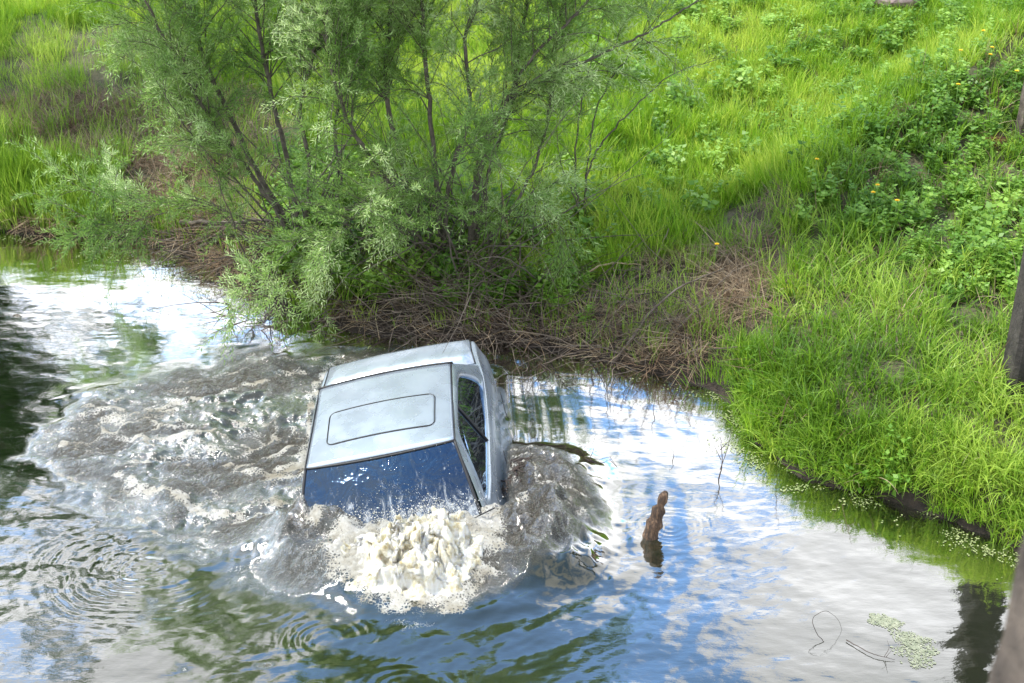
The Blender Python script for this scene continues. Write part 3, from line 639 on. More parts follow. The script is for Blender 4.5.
# inside
def seat(x, y, wd, name):
    mb = MB(); mb.box((x, y, .55), (wd, .24, .08)); mb.box((x, y+.25, .83), (wd, .06, .26), (R_(-12), 0, 0)); mb.build(name, M['seat'], car, bevel=.05)
for x in (-.33, .33):
    seat(x, -.15, .23, 'seat'); mb = MB(); mb.box((x, .16, 1.16), (.12, .045, .08), (R_(-8), 0, 0)); mb.build('headrest', M['seat'], car, bevel=.03)
seat(0, .62, .58, 'rear_seat')
mb = MB(); mb.box((0, -.88, .86), (.66, .17, .05)); mb.build('dashboard', M['seat'], car, bevel=.03)
mb = MB(); mb.tube([(.33+.17*math.cos(t), -.62+.06*math.sin(t), .92+.16*math.sin(t)) for t in np.linspace(0, 2*PI, 25)], .013, 6); mb.build('steering_wheel', M['rubber'], car)
mb = MB(); mb.box((0, 0, .3), (.70, 1.0, .02)); mb.build('cabin_floor', M['rubber'], car)
for s in (-.25, .32):
    mb = MB(); mb.tube([(s, -1.17, .93), (s+.22, -1.06, .965), (s+.48, -1.0, 1.01)], [.008, .006, .005], 6); mb.build('wiper', M['rubber'], car)

# ------------------------------------------------------------------ plants: tufts scattered over the bank
def ribbons(n, rad, L0, L1, w0, lean=(.15, .7), curl=(.3, 1.3), seg=5, up=0.0, flat=0.0):
    """n arching grass blades round the origin as one quad ribbon mesh"""
    a = rng.uniform(0, 2*PI, n); rr = rad*np.sqrt(rng.random(n)); bx, by = rr*np.cos(a), rr*np.sin(a)
    da = a + rng.normal(0, .9, n); Ls = rng.uniform(L0, L1, n); le = rng.uniform(*lean, n); cu = rng.uniform(*curl, n)
    t = np.linspace(0, 1, seg+1)
    th = le[:, None] + cu[:, None]*t[None]**1.5               # angle from vertical
    ds = Ls[:, None]/seg
    hx = np.cumsum(np.concatenate([np.zeros((n, 1)), np.sin(th[:, :-1])*ds], 1), 1); hz = np.cumsum(np.concatenate([np.zeros((n, 1)), np.cos(th[:, :-1])*ds], 1), 1)
    x = bx[:, None]+hx*np.cos(da)[:, None]; y = by[:, None]+hx*np.sin(da)[:, None]; z = hz + up
    wd = w0*rng.uniform(.7, 1.2, n)[:, None]*np.clip(1.15*(1-t**2.2), .04, 1)[None]
    tw = da[:, None]+PI/2+rng.normal(0, .5, n)[:, None]
    Lf = np.stack([x-wd*np.cos(tw), y-wd*np.sin(tw), z], -1); Rt = np.stack([x+wd*np.cos(tw), y+wd*np.sin(tw), z], -1)
    V = np.stack([Lf, Rt], 2).reshape(-1, 3)                  # n,(seg+1),2
    i = (np.arange(n)*(seg+1)*2)[:, None]+(np.arange(seg)*2)[None]
    F = np.stack([i, i+1, i+3, i+2], -1).reshape(-1, 4)
    return V, F
def leaf_quads(P, D, Ln, Wd, nrm_j=.6, fold=0.0):
    """pointed leaves: base P, direction D; 4-corner kite faces"""
    n = len(P); D = D/np.linalg.norm(D, axis=1)[:, None]
    U = np.array([0, 0, 1.0])[None]+rng.normal(0, nrm_j, (n, 3)); S = np.cross(D, U); S /= np.linalg.norm(S, axis=1)[:, None]+1e-9
    Nn = np.cross(S, D)
    mid = P + D*Ln[:, None]*.42
    V = np.stack([P, mid+S*Wd[:, None]+Nn*Ln[:, None]*.06, P+D*Ln[:, None], mid-S*Wd[:, None]+Nn*Ln[:, None]*.06], 1).reshape(-1, 3)
    return V, np.arange(n*4).reshape(n, 4)
def cat(*vf):
    V = []; F = []; n = 0
    for v, f in vf: V.append(v); F.append(f+n); n += len(v)
    return np.concatenate(V), np.concatenate(F)
def weed_proto(h, nst, nl, ll, lw):
    parts = []
    for k in range(nst):
        a = rng.uniform(0, 2*PI); b = np.array([math.cos(a), math.sin(a), 0])*rng.uniform(0, .08); d = np.array([math.cos(a)*.25, math.sin(a)*.25, 1.0])
        hh_ = h*rng.uniform(.6, 1.1); t = np.sort(rng.uniform(.15, 1, nl)); P = b+d*t[:, None]*hh_
        an = np.arange(nl)*2.4+a; D = np.stack([np.cos(an), np.sin(an), rng.uniform(-.25, .5, nl)], -1)
        sc = rng.uniform(.6, 1.1, nl)*(1.15-.5*t); parts.append(leaf_quads(P, D, ll*sc, lw*sc, .35))
    v, f = ribbons(nst*2, .08, h*.6, h, .004, (.0, .3), (.1, .4), 5); parts.append((v, f))
    return cat(*parts)
protos = {}
def proto(key, fn, n, mat):
    c = bpy.data.collections.new(key); protos[key] = c
    for i in range(n):
        v, f = fn(i); o = mesh_np('%s_tuft' % key, v, f, mat, link=False); c.objects.link(o)
proto('sedge', lambda i: ribbons(20, .10, .18, .44, .0056, (.05, .7), (.5, 2.3), 8), 7, M['lush'])
proto('meadow', lambda i: ribbons(36, .11, .10, .26, .0035, (.0, .6), (.1, 1.3), 4), 5, M['lawn'])
proto('tall_meadow', lambda i: ribbons(36, .10, .22, .42, .0042, (.0, .4), (.2, 1.2), 5), 4, M['lawn'])
proto('sparse', lambda i: ribbons(16, .10, .10, .30, .0035, (.0, .6), (.1, 1.2), 4), 5, M['thin'])
proto('reed', lambda i: ribbons(22, .08, .30, .60, .0045, (.0, .25), (.1, .8), 6), 3, M['lush'])
proto('herb', lambda i: weed_proto(.18+.05*i, 6, 10+i, .05+.012*i, .015+.005*i), 5, M['weed'])
proto('blade_mix', lambda i: ribbons(9, .12, .15, .5, .0040, (.2, 1.2), (.1, 1.2), 6), 4, M['straw'])
proto('straw', lambda i: ribbons(26, .14, .12, .42, .0028, (1.0, 1.6), (-.3, .5), 5, up=.015), 5, M['straw'])
def scatter(name, P, key, smin, smax, label, tilt=.15):
    n = len(P); me = bpy.data.meshes.new(name); me.vertices.add(n); me.vertices.foreach_set('co', np.asarray(P, np.float32).ravel())
    a = me.attributes.new('rot', 'FLOAT_VECTOR', 'POINT'); r = np.column_stack([rng.normal(0, tilt, n), rng.normal(0, tilt, n), rng.uniform(0, 2*PI, n)]); a.data.foreach_set('vector', r.astype(np.float32).ravel())
    a = me.attributes.new('scl', 'FLOAT', 'POINT'); a.data.foreach_set('value', rng.uniform(smin, smax, n).astype(np.float32))
    a = me.attributes.new('idx', 'INT', 'POINT'); a.data.foreach_set('value', rng.integers(0, len(protos[key].objects), n).astype(np.int32))
    o = bpy.data.objects.new(name, me); COL.objects.link(o)
    g = bpy.data.node_groups.new(name, 'GeometryNodeTree'); g.interface.new_socket('Geometry', in_out='INPUT', socket_type='NodeSocketGeometry'); g.interface.new_socket('Geometry', in_out='OUTPUT', socket_type='NodeSocketGeometry')
    gi = g.nodes.new('NodeGroupInput'); go = g.nodes.new('NodeGroupOutput'); ip = g.nodes.new('GeometryNodeInstanceOnPoints'); ci = g.nodes.new('GeometryNodeCollectionInfo')
    ci.inputs['Collection'].default_value = protos[key]; ci.inputs['Separate Children'].default_value = True; ci.inputs['Reset Children'].default_value = True
    def att(nm, ty):
        q = g.nodes.new('GeometryNodeInputNamedAttribute'); q.data_type = ty; q.inputs['Name'].default_value = nm; return q.outputs['Attribute']
    g.links.new(gi.outputs[0], ip.inputs['Points']); g.links.new(ci.outputs[0], ip.inputs['Instance']); ip.inputs['Pick Instance'].default_value = True
    g.links.new(att('idx', 'INT'), ip.inputs['Instance Index'])
    er = g.nodes.new('FunctionNodeEulerToRotation'); g.links.new(att('rot', 'FLOAT_VECTOR'), er.inputs[0]); g.links.new(er.outputs[0], ip.inputs['Rotation'])
    g.links.new(att('scl', 'FLOAT'), ip.inputs['Scale']); g.links.new(ip.outputs[0], go.inputs[0])
    md = o.modifiers.new('scatter', 'NODES'); md.node_group = g
    return tag(o, label, name.replace('_', ' '), kind='stuff')
def cand(n, x0=-9.5, x1=9.5, y0=6, y1=24):
    x = rng.uniform(x0, x1, n); y = rng.uniform(y0, y1, n)
    k = np.abs(x) < .44*y+1.2; x, y = x[k], y[k]; s = land_sd(x, y); k = s > .02; x, y, s = x[k], y[k], s[k]
    return x, y, s, dryness(x, y)
lush_poly = [tuple(ground_pt(*p)[:2]) for p in [(748, 425), (765, 345), (795, 265), (800, 205), (870, 120), (1060, 10)]] + [(14, 20), (14, 6), (6, 7.6)] + [W(*p) for p in shore_px[:12:-1]]
def lushness(x, y): return sstep(-.15, .25, seg_dist(x, y, lush_poly, True)+.12*fbm(x, y, 1.5, 2))
x, y, s, dr = cand(75000); lu = lushness(x, y); left = sstep(.2, -1.2, x-(-.2)+(y-14)*.0)
zz = terrain(x, y)
u = rng.random(len(x)); patchy = fbm(x+40, y, .9, 3)
near = sstep(3.2, .6, s)
upr = lu*sstep(1.6, 2.6, s+.5*patchy)                        # weedy upper right slope
ksed = (lu > .35) & (u < .40*(1-.75*upr)*(.55+.5*np.clip(patchy+.6, 0, 1)))
scatter('long_grass', np.column_stack([x, y, zz])[ksed], 'sedge', .55, 1.1, 'long arching green grass on the right bank down to the water')
ks = (lu > .4) & (u > .46) & (u < .46+.16*upr)
scatter('leafy_weeds', np.column_stack([x, y, zz])[ks], 'herb', .6, 1.15, 'leafy green weeds on the upper right slope')
kx = (lu > .2) & (u > .70) & (u < .74+.03*patchy)
scatter('withered_blades', np.column_stack([x, y, zz])[kx], 'blade_mix', .6, 1.1, 'withered straw coloured blades standing among the green grass')
kl = (lu <= .7) & ((x > -.3+.2*patchy) | (s > 3.2)) & (dr < .45) & (u < .42)
scatter('meadow_grass', np.column_stack([x, y, zz])[kl], 'meadow', .7, 1.25, 'bright yellow green meadow grass on the slope behind the bushes')
kt = (lu <= .7) & (x > .1) & (dr < .5) & (u > .45) & (u < .45+.17*np.clip(patchy*1.6+.35, 0, 1)*sstep(5.5, 2.5, s))
scatter('tall_meadow_grass', np.column_stack([x, y, zz])[kt], 'tall_meadow', .8, 1.2, 'taller clumps of bright grass above the bare bank')
kr = (x < 4) & (((dr >= .2) | (x < -.2))) & (lu < .5) & (u > .50) & (u < .50+.34*np.clip(patchy+.45, .30, 1))
scatter('sparse_grass', np.column_stack([x, y, zz])[kr], 'sparse', .7, 1.3, 'thin grass growing through the dead litter')
kg = (x < -.4) & (dr < .55) & (u > .78) & (u < .78+.20*np.clip(patchy*2+.2, 0, 1))
scatter('left_bank_grass', np.column_stack([x, y, zz])[kg], 'reed', .7, 1.1, 'green grass clumps on the left bank behind the willow')
kh = (lu <= .6) & (x > .3) & (dr < .4) & (u > .93)
scatter('meadow_herbs', np.column_stack([x, y, zz])[kh], 'herb', .6, 1.2, 'low leafy herbs among the bright meadow grass')
kd = (dr > .3) & (u > .86) & (u < .86+.13*dr)
x2, y2, s2, dr2 = cand(9000, -7, 4, 9, 17); kk = (fbm(x2, y2, 1.6, 3)+.45*(x2 < -.5) > .0) & ((dr2 > .35) & ((x2 > .2) | (x2 < -3) | (rng.random(len(x2)) < .35))) | ((s2 < .3) & (x2 < -2.5)) 
scatter('dead_grass', np.column_stack([x2, y2, terrain(x2, y2)])[kk], 'straw', .6, 1.25, 'flattened dead straw and litter over the bare soil', .25)
x4, y4, s4, _ = cand(60000, 1.7, 6, 6, 12); kk = (s4 < .42) & (x4 > 1.95) & (rng.random(len(x4)) < .17)
P4 = np.column_stack([x4, y4, terrain(x4, y4)-.02]); scatter('bank_edge_grass', P4[kk], 'sedge', .5, .85, 'grass hanging over the water along the right shore', .35)
# reeds at the left waterline, weeds under the bushes
x3, y3, s3, _ = cand(26000, -9, 2.4, 9, 17)
kk = (s3 < .75) & (x3 < -4.3+.5*fbm(x3, y3, 2, 2)) & (rng.random(len(x3)) < .6)
scatter('waterside_grass', np.column_stack([x3, y3, terrain(x3, y3)])[kk], 'reed', .7, 1.15, 'upright grass standing along the left waterline')
kk = (s3 < 1.9) & (s3 > .25) & (x3 > -2.6) & (x3 < .75) & (rng.random(len(x3)) < .16)
scatter('undergrowth', np.column_stack([x3, y3, terrain(x3, y3)])[kk], 'herb', .7, 1.4, 'green leafy undergrowth below the willow stems')

# ------------------------------------------------------------------ willows and other woody plants
def at(px, py, y):
    """world point seen at a photo pixel at forward distance y"""
    a = (px-512)/FPX; b = (341.5-py)/FPX
    dy = math.cos(PITCH)+b*math.sin(PITCH); dz = -math.sin(PITCH)+b*math.cos(PITCH); t = y/dy
    return np.array([a*t, y, CAM_H+dz*t])
def spline(P, n=10):
    P = np.asarray(P, float); Q = np.vstack([2*P[0]-P[1], P, 2*P[-1]-P[-2]]); o = []
    for i in range(1, len(Q)-2):
        for t in np.linspace(0, 1, n, endpoint=False):
            a, b, c, d = Q[i-1], Q[i], Q[i+1], Q[i+2]
            o.append(.5*((2*b)+(-a+c)*t+(2*a-5*b+4*c-d)*t*t+(-a+3*b-3*c+d)*t**3))
    o.append(P[-1]); return np.array(o)
def woody(root, stems, leafmat_, leaf=(.045, .075, .0055), nb=13, ntw=8, nl=18, blen=(.45, 1.0), stem_name='stem', t0=.22, droop=.25, lmul=None, bark=None, shoots=0):
    LP, LD, LL, LW = [], [], [], []; br = MB(); off = np.array(root.location)
    for k, (pts, r0, dens) in enumerate(stems):
        S = spline(pts); cl = np.concatenate([[0], np.cumsum(np.linalg.norm(np.diff(S, axis=0), axis=1))]); n = len(S); tq = np.linspace(0, cl[-1], n); S = np.stack([np.interp(tq, cl, S[:, c]) for c in range(3)], -1); S = S + np.column_stack([rng.normal(0, 1, (n, 3))])*.006
        rad = .62*r0*(1-.8*np.linspace(0, 1, n)**.9)
        mb = MB(); mb.tube(S-off, rad, 7); mb.build(stem_name, bark or M['bark'], root)
        seglen = np.linalg.norm(np.diff(S, axis=0), axis=1).sum()
        for b in range(max(2, int(nb*dens*seglen/3.0))):
            t = t0+(1-t0)*rng.random()**.85; i = min(int(t*(n-1)), n-2); d = S[i+1]-S[i]; d /= np.linalg.norm(d)
            v = rng.normal(size=3); v -= d*(v@d); v /= np.linalg.norm(v); an = rng.uniform(.5, 1.1)
            bd = d*math.cos(an)+v*math.sin(an); bd[2] += .15; ln = rng.uniform(*blen)*(1.1-.45*t)
            q = [S[i]]; cd_ = bd/np.linalg.norm(bd)
            for j in range(6):
                cd_ = cd_+rng.normal(0, .10, 3)+np.array([0, 0, -droop*.18*j*.5]); cd_ /= np.linalg.norm(cd_); q.append(q[-1]+cd_*ln/6)
            q = np.array(q); br.tube(q-off, np.linspace(max(.003, rad[i]*.35), .0016, 7), 4, False)
            for c in range(ntw):
                tt = rng.uniform(.12, 1)*6; a = min(int(tt), 5); p0 = q[a]+(q[a+1]-q[a])*(tt-a); dd = q[a+1]-q[a]; dd /= np.linalg.norm(dd)
                v = rng.normal(size=3); td = dd+v*.55; td /= np.linalg.norm(td); tl = rng.uniform(.14, .36)
                p1 = p0+td*tl*.5+np.array([0, 0, .01]); p2 = p0+td*tl+np.array([0, 0, -droop*tl*.5]); br.tube(np.array([p0, p1, p2])-off, [.0018, .0014, .0009], 3, False)
                m_ = max(2, int(nl*rng.uniform(.6, 1.3)))
                ts = np.linspace(.1, 1, m_)[:, None]; P = (1-ts)**2*p0+2*ts*(1-ts)*p1+ts**2*p2
                ph = np.arange(m_)*2.4+rng.uniform(0, 6); s1 = np.cross(td, [0, 0, 1.0]); s1 /= np.linalg.norm(s1)+1e-6; s2_ = np.cross(td, s1)
                D = td[None]*.75+(np.cos(ph)[:, None]*s1+np.sin(ph)[:, None]*s2_)*.6+np.array([0, 0, .05])
                LP.append(P); LD.append(D); LL.append(rng.uniform(leaf[0], leaf[1], m_)); LW.append(np.full(m_, leaf[2])*rng.uniform(.7, 1.2, m_))
    for k in range(shoots):                              # thin whippy shoots fanning from the base
        a = rng.uniform(-.2, PI+.2) if rng.random() < .35 else rng.uniform(PI, 2*PI); el = rng.uniform(.25, 1.35); d = np.array([math.cos(a)*math.cos(el), math.sin(a)*math.cos(el)*.7, math.sin(el)])
        ln = rng.uniform(.9, 2.6); q = [off+np.array([rng.normal()*.28, rng.normal()*.22, 0])]
        for j in range(9): d = d+rng.normal(0, .09, 3)+[0, 0, -.05]; d /= np.linalg.norm(d); q.append(q[-1]+d*ln/9)
        br.tube(np.array(q)-off, np.linspace(rng.uniform(.005, .012), .0018, 10), 5, False)
    P = np.concatenate(LP); V, F = leaf_quads(P-off, np.concatenate(LD), np.concatenate(LL), np.concatenate(LW), .8)
    br.build('twigs', bark or M['bark'], root)
    mesh_np('foliage', V, F, leafmat_, root, smooth=False)
    return len(P)
def stem(pxs, y0, y1, ext=None):
    """photo polyline, base at forward distance y0 and tip at y1; ext = extra growth (dx,dy,dz) beyond"""
    n = len(pxs); ys = np.linspace(y0, y1, n); P = [at(px, py, yy) for (px, py), yy in zip(pxs, ys)]
    g = ground_pt(*pxs[0]) if False else None
    if ext is not None: P.append(P[-1]+np.array(ext)*.5+rng.normal(0, .05, 3)); P.append(P[-2]+np.array(ext))
    return P
def gz(px, py): g = ground_pt(px, py); return g
bA, bB, bC, bD = gz(298, 240), gz(438, 262), gz(470, 262), gz(583, 232)
print('bases', bA, bB, bC, bD)
yA, yB, yC, yD = bA.y, bB.y, bC.y, bD.y
nl = 0
wA = empty('willow_shrub', bA, 'grey green willow bush on the left with stems fanning out from a root tangle', 'willow', 'willow bushes on the bank')
nl += woody(wA, [(stem([(298, 240), (262, 180), (232, 120), (205, 60), (188, 0)], yA, yA+.3, (-.5, .3, 3.6)), .05, 1.3),
      (stem([(296, 240), (250, 172), (205, 110), (165, 40), (140, -10)], yA, yA-.3, (-.5, .0, 1.2)), .04, 1.2),
      (stem([(301, 240), (285, 150), (270, 90), (258, 20), (252, -30)], yA, yA+.6, (.1, .4, 3.8)), .045, 1.4),
      (stem([(303, 240), (310, 170), (300, 110), (315, 50), (330, -20)], yA, yA, (.3, .1, 3.2)), .04, 1.4),
      (stem([(292, 238), (240, 185), (195, 140), (165, 95), (150, 70)], yA, yA-.6), .022, .55),
      (stem([(295, 236), (235, 215), (190, 200), (130, 205), (60, 178)], yA, yA-.2), .018, .4),
      (stem([(298, 238), (245, 232), (200, 205), (120, 225), (75, 215)], yA, yA-.7), .016, .45),
      (stem([(305, 235), (340, 190), (335, 130), (350, 70), (372, -10)], yA, yA+.5, (.2, .1, 3.0)), .035, 1.2)],
      M['willow'], nb=46, ntw=12, nl=20, shoots=34)
wB = empty('willow_shrub', bB, 'large middle willow bush right behind the car with upright grey stems', 'willow', 'willow bushes on the bank')
nl += woody(wB, [(stem([(440, 262), (436, 180), (430, 110), (424, 40), (420, -30)], yB, yB+.5, (-.1, .3, 4.0)), .045, 1.4),
      (stem([(436, 262), (405, 170), (386, 90), (390, 20), (395, -40)], yB, yB+.9, (.1, .4, 4.0)), .05, 1.3),
      (stem([(432, 262), (395, 190), (352, 130), (330, 60), (322, -20)], yB, yB-.3, (-.3, -.2, 3.0)), .035, 1.4),
      (stem([(442, 262), (450, 180), (470, 110), (465, 40), (480, -30)], yB, yB+.2, (.2, .2, 3.8)), .04, 1.4),
      (stem([(436, 264), (380, 215), (330, 215), (285, 255), (240, 290)], yB, yB-1.2), .016, .4),
      (stem([(440, 264), (400, 225), (345, 250), (300, 285), (250, 300)], yB, yB-1.4), .014, .35),
      (stem([(436, 262), (420, 205), (390, 180), (365, 200), (345, 232)], yB, yB-.9), .014, .8)],
      M['willow'], nb=46, ntw=12, nl=20, shoots=34)
wC = empty('willow_shrub', bC, 'right willow bush with long bare branches reaching over the bright grass', 'willow', 'willow bushes on the bank')
nl += woody(wC, [(stem([(468, 262), (474, 200), (480, 155), (503, 108), (560, 72), (605, 52), (660, 25), (708, -8)], yC, yC+.4), .05, .35),
      (stem([(470, 262), (482, 160), (503, 108), (530, 60), (572, 18), (600, -25)], yC, yC+.2, (.2, .2, 1.6)), .04, .8),
      (stem([(472, 262), (490, 170), (512, 100), (520, 40), (530, -30)], yC, yC+.9, (.1, .4, 3.4)), .04, 1.2),
      (stem([(474, 262), (515, 205), (540, 150), (552, 90), (560, 20), (570, -30)], yC, yC+.5, (.2, .2, 1.8)), .03, .9),
      (stem([(470, 262), (500, 225), (525, 200), (545, 200), (560, 225)], yC, yC-.7), .014, .6),
      (stem([(470, 262), (470, 215), (455, 165), (470, 145), (505, 128)], yC, yC-.9), .013, .6)],
      M['willow'], nb=46, ntw=12, nl=20, shoots=34)
wD = empty('willow_shrub', bD, 'thin sparse willow at the right edge of the bushes, fine twigs over the lawn', 'willow', 'willow bushes on the bank')
nl += woody(wD, [(stem([(583, 232), (590, 165), (620, 122), (672, 75), (715, 60)], yD, yD), .022, .45),
      (stem([(583, 232), (588, 160), (600, 100), (640, 40), (680, -10)], yD, yD+.3), .022, .45),
      (stem([(581, 232), (575, 165), (582, 100), (600, 30), (612, -20)], yD, yD+.2), .02, .6),
      (stem([(583, 232), (576, 200), (560, 160), (556, 110)], yD, yD-.3), .015, .8)],
      M['willow'], nb=13, ntw=5, nl=9, leaf=(.03, .055, .004), blen=(.35, .8))
# dark tree at the upper left edge; mostly out of frame, seen mirrored in the water
tb = Vector((-7.0, 17.0, 0)); tb.z = float(terrain(tb.x, tb.y))
wE = empty('leafy_tree', tb, 'dark green tree standing at the far upper left corner', 'tree')
T = np.array(tb)
stm = []
for a in range(12):
    an = a*2.4; r = 1.0+.8*rng.random(); hh_ = 2.2+.42*a+rng.random()
    stm.append(([T+[0, 0, .02*a], T+[.08*math.cos(an), .08*math.sin(an), hh_*.45], T+[r*.5*math.cos(an), r*.5*math.sin(an), hh_*.8], T+[r*1.3*math.cos(an), r*1.3*math.sin(an), hh_]], .07, 1.5))
nl += woody(wE, stm, M['willow_dark'], leaf=(.07, .11, .022), nb=10, ntw=8, nl=12, blen=(.6, 1.2), t0=.3)
print('leaves', nl)

# brushwood: dead twigs leaning over the water's edge under the bushes
mb = MB(); md_ = MB()
for k in range(1150):
    if k < 640: px, py = rng.uniform(395, 560), rng.uniform(270, 345)
    elif k < 860: px, py = rng.uniform(520, 700), rng.uniform(270, 372)
    elif k < 1000: px, py = rng.uniform(180, 300), rng.uniform(222, 262)
    else: px, py = rng.uniform(220, 400), rng.uniform(262, 335)
    g = np.array(ground_pt(px, py)); ln = rng.uniform(.25, 1.15)
    a = rng.normal(-PI/2, 1.0); d = np.array([math.cos(a), math.sin(a)*.6, rng.uniform(-.15, 1.0)]); d /= np.linalg.norm(d)
    if 860 <= k < 1000: d = np.array([rng.choice([-1, 1])*1.0, rng.normal(0, .4), rng.uniform(-.1, .25)]); d /= np.linalg.norm(d)
    q = [g-d*.05]
    for j in range(5):
        d = d+rng.normal(0, .16, 3)+[0, 0, -.07]; d /= np.linalg.norm(d); q.append(q[-1]+d*ln/5)
    r0 = rng.uniform(.0025, .007)*(1.8 if 860 <= k < 1000 else 1)
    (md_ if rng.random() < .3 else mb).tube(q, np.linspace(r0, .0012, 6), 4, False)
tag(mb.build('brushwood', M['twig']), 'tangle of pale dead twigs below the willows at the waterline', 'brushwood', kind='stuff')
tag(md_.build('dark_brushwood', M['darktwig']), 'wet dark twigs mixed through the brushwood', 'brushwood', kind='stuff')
# single branches one can pick out
def branch(name, pts, r, mat, label, catg, group=None, forks=()):
    P = spline(pts, 6); base = P[0].copy(); e = empty(name, base, label, catg, group) if forks else None
    mb = MB(); n = len(P); P2 = P+rng.normal(0, r*.4, P.shape); mb.tube(P2-base, np.linspace(r, r*.35, n), 6)
    if not forks:
        o = mb.build(name, mat); o.location = base; return tag(o, label, catg, group)
    mb.build('main_stick', mat, e)
    for fp in forks:
        Q = spline(fp, 5); mb = MB(); mb.tube(Q-base, np.linspace(r*.6, r*.2, len(Q)), 5); mb.build('side_twig', mat, e)
    return e
def wz(px, py, z): x, y = unproj(px, py, z); return (float(x), float(y), z)
def gp(px, py, dz=.05): g = ground_pt(px, py); return (g.x, g.y, g.z+dz)
branch('wooden_pole', [wz(612, 364, .02), gp(665, 322, .25), gp(722, 290, .22)], .014, M['twig'], 'long thin grey pole lying from the water up the bare bank', 'pole')
branch('dead_stick', [gp(652, 271, .05), gp(668, 250, .22)], .011, M['twig'], 'short pale stick poking up from the bare soil above the pole', 'stick', 'dead sticks on the bank')
branch('dead_stick', [gp(742, 276, .05), gp(757, 262, .1), gp(768, 258, .1)], .012, M['straw'], 'pale bent stick on the soil near the green slope', 'stick', 'dead sticks on the bank')
branch('dead_stick', [gp(700, 372, .04), gp(688, 350, .12)], .012, M['twig'], 'brown stick on the bank foot close to the water', 'stick', 'dead sticks on the bank')
branch('peeled_stem', [gp(507, 318, 0), at(511, 262, 12.5), at(505, 215, 12.6), at(498, 160, 12.7)], .015, M['straw'], 'pale peeled upright stem standing behind the car', 'branch')
branch('arching_branch', [gp(520, 320, 0), at(520, 250, 12.3), at(528, 200, 12.4), at(548, 175, 12.6)], .010, M['twig'], 'grey forked branch arching up to the right of the peeled stem', 'branch')
branch('fallen_branch', [gp(560, 300, .1), gp(600, 282, .15), gp(640, 275, .1)], .016, M['straw'], 'brown fallen branch below the tan grass tussock', 'branch')
branch('fallen_branch', [gp(180, 232, .1), gp(225, 240, .18), gp(268, 238, .2), gp(300, 246, .1)], .026, M['bark'], 'thick root lying along the left tangle over the water', 'branch')
branch('fallen_branch', [gp(200, 252, .04), gp(236, 246, .14), gp(262, 258, .1)], .02, M['bark'], 'lower bent root of the left tangle', 'branch')
# things in the water
t = branch('drifting_branch', [wz(556, 452, .01), wz(578, 455, .05), wz(598, 459, .05), wz(612, 456, .03)], .0045, M['darktwig'], 'dark forked twig floating right of the car', 'twig', 'twigs in the water',
           [[wz(590, 458, .05), wz(594, 448, .16), wz(592, 442, .22)], [wz(590, 458, .05), wz(597, 470, .03)], [wz(610, 457, .03), wz(622, 474, .01)]])
branch('standing_twig', [wz(718, 482, -.02), wz(722, 462, .14), wz(720, 436, .34)], .006, M['darktwig'], 'thin branched twig standing in the water by the grassy bank', 'twig', 'twigs in the water',
           [[wz(720, 470, .1), wz(727, 450, .24), wz(733, 425, .42)], [wz(721, 460, .16), wz(714, 445, .26)], [wz(720, 450, .22), wz(730, 440, .3)]])
branch('bent_twig', [wz(824, 642, .0), wz(816, 632, .06), wz(813, 618, .14), wz(826, 611, .18), wz(838, 620, .1), wz(842, 630, .0)], .0026, M['darktwig'], 'thin twig bent in a loop out of the water', 'twig', 'twigs in the water')
branch('floating_twig', [wz(846, 640, .01), wz(868, 652, .02), wz(884, 657, .02), wz(895, 660, .01)], .0035, M['darktwig'], 'dark forked twig afloat beside the green algae', 'twig', 'twigs in the water',
           [[wz(884, 657, .02), wz(889, 648, .08), wz(887, 640, .13)], [wz(886, 657, .02), wz(892, 650, .1)]])
branch('standing_twig', [wz(655, 420, 0), wz(653, 408, .08), wz(656, 396, .18)], .004, M['darktwig'], 'tiny twig standing upright in the blue reflection', 'twig', 'twigs in the water')
branch('standing_twig', [wz(672, 462, 0), wz(674, 455, .06), wz(671, 447, .12)], .004, M['darktwig'], 'tiny twig standing above the rotten stake', 'twig', 'twigs in the water')
m, nt_ = newmat('rotten_wood'); o_ = N(nt_, 'ShaderNodeOutputMaterial'); p_ = N(nt_, 'ShaderNodeBsdfPrincipled', inp={'Roughness': .75}); tc_ = N(nt_, 'ShaderNodeTexCoord'); mp_ = N(nt_, 'ShaderNodeMapping', inp={'Scale': (1, 1, .16)})
L(nt_, tc_.outputs['Object'], mp_.inputs[0]); nn_ = noise(nt_, 42, 6, mp_.outputs[0], .7); L(nt_, ramp(nt_, nn_, [(.36, (.012, .008, .006)), (.52, (.07, .038, .02)), (.70, (.24, .15, .09))]), p_.inputs['Base Color'])
b_ = N(nt_, 'ShaderNodeBump', inp={'Strength': 1.0, 'Distance': .02}); L(nt_, nn_, b_.inputs['Height']); L(nt_, b_.outputs[0], p_.inputs['Normal']); L(nt_, p_.outputs[0], o_.inputs[0]); M['stake'] = m
b0 = np.array(wz(650, 536, 0)); top = np.array(wz(664, 494, .40)); top = b0+np.array([.10, .04, .37]); mb = MB()
nn = 14; ts = np.linspace(-.35, 1, nn); A = np.array([0.0, 0, 0]); ax = top-b0
PP = [ax*t_+rng.normal(0, .003, 3) for t_ in ts]; mb.tube(PP, [.064-.028*max(t_, 0)+.006*rng.normal() for t_ in ts[:-2]]+[.036, .018], 12)
stake = mb.build('wooden_stake', M['stake']); stake.location = b0
tag(stake, 'rotten brown wooden stake sticking out of the water', 'stake')
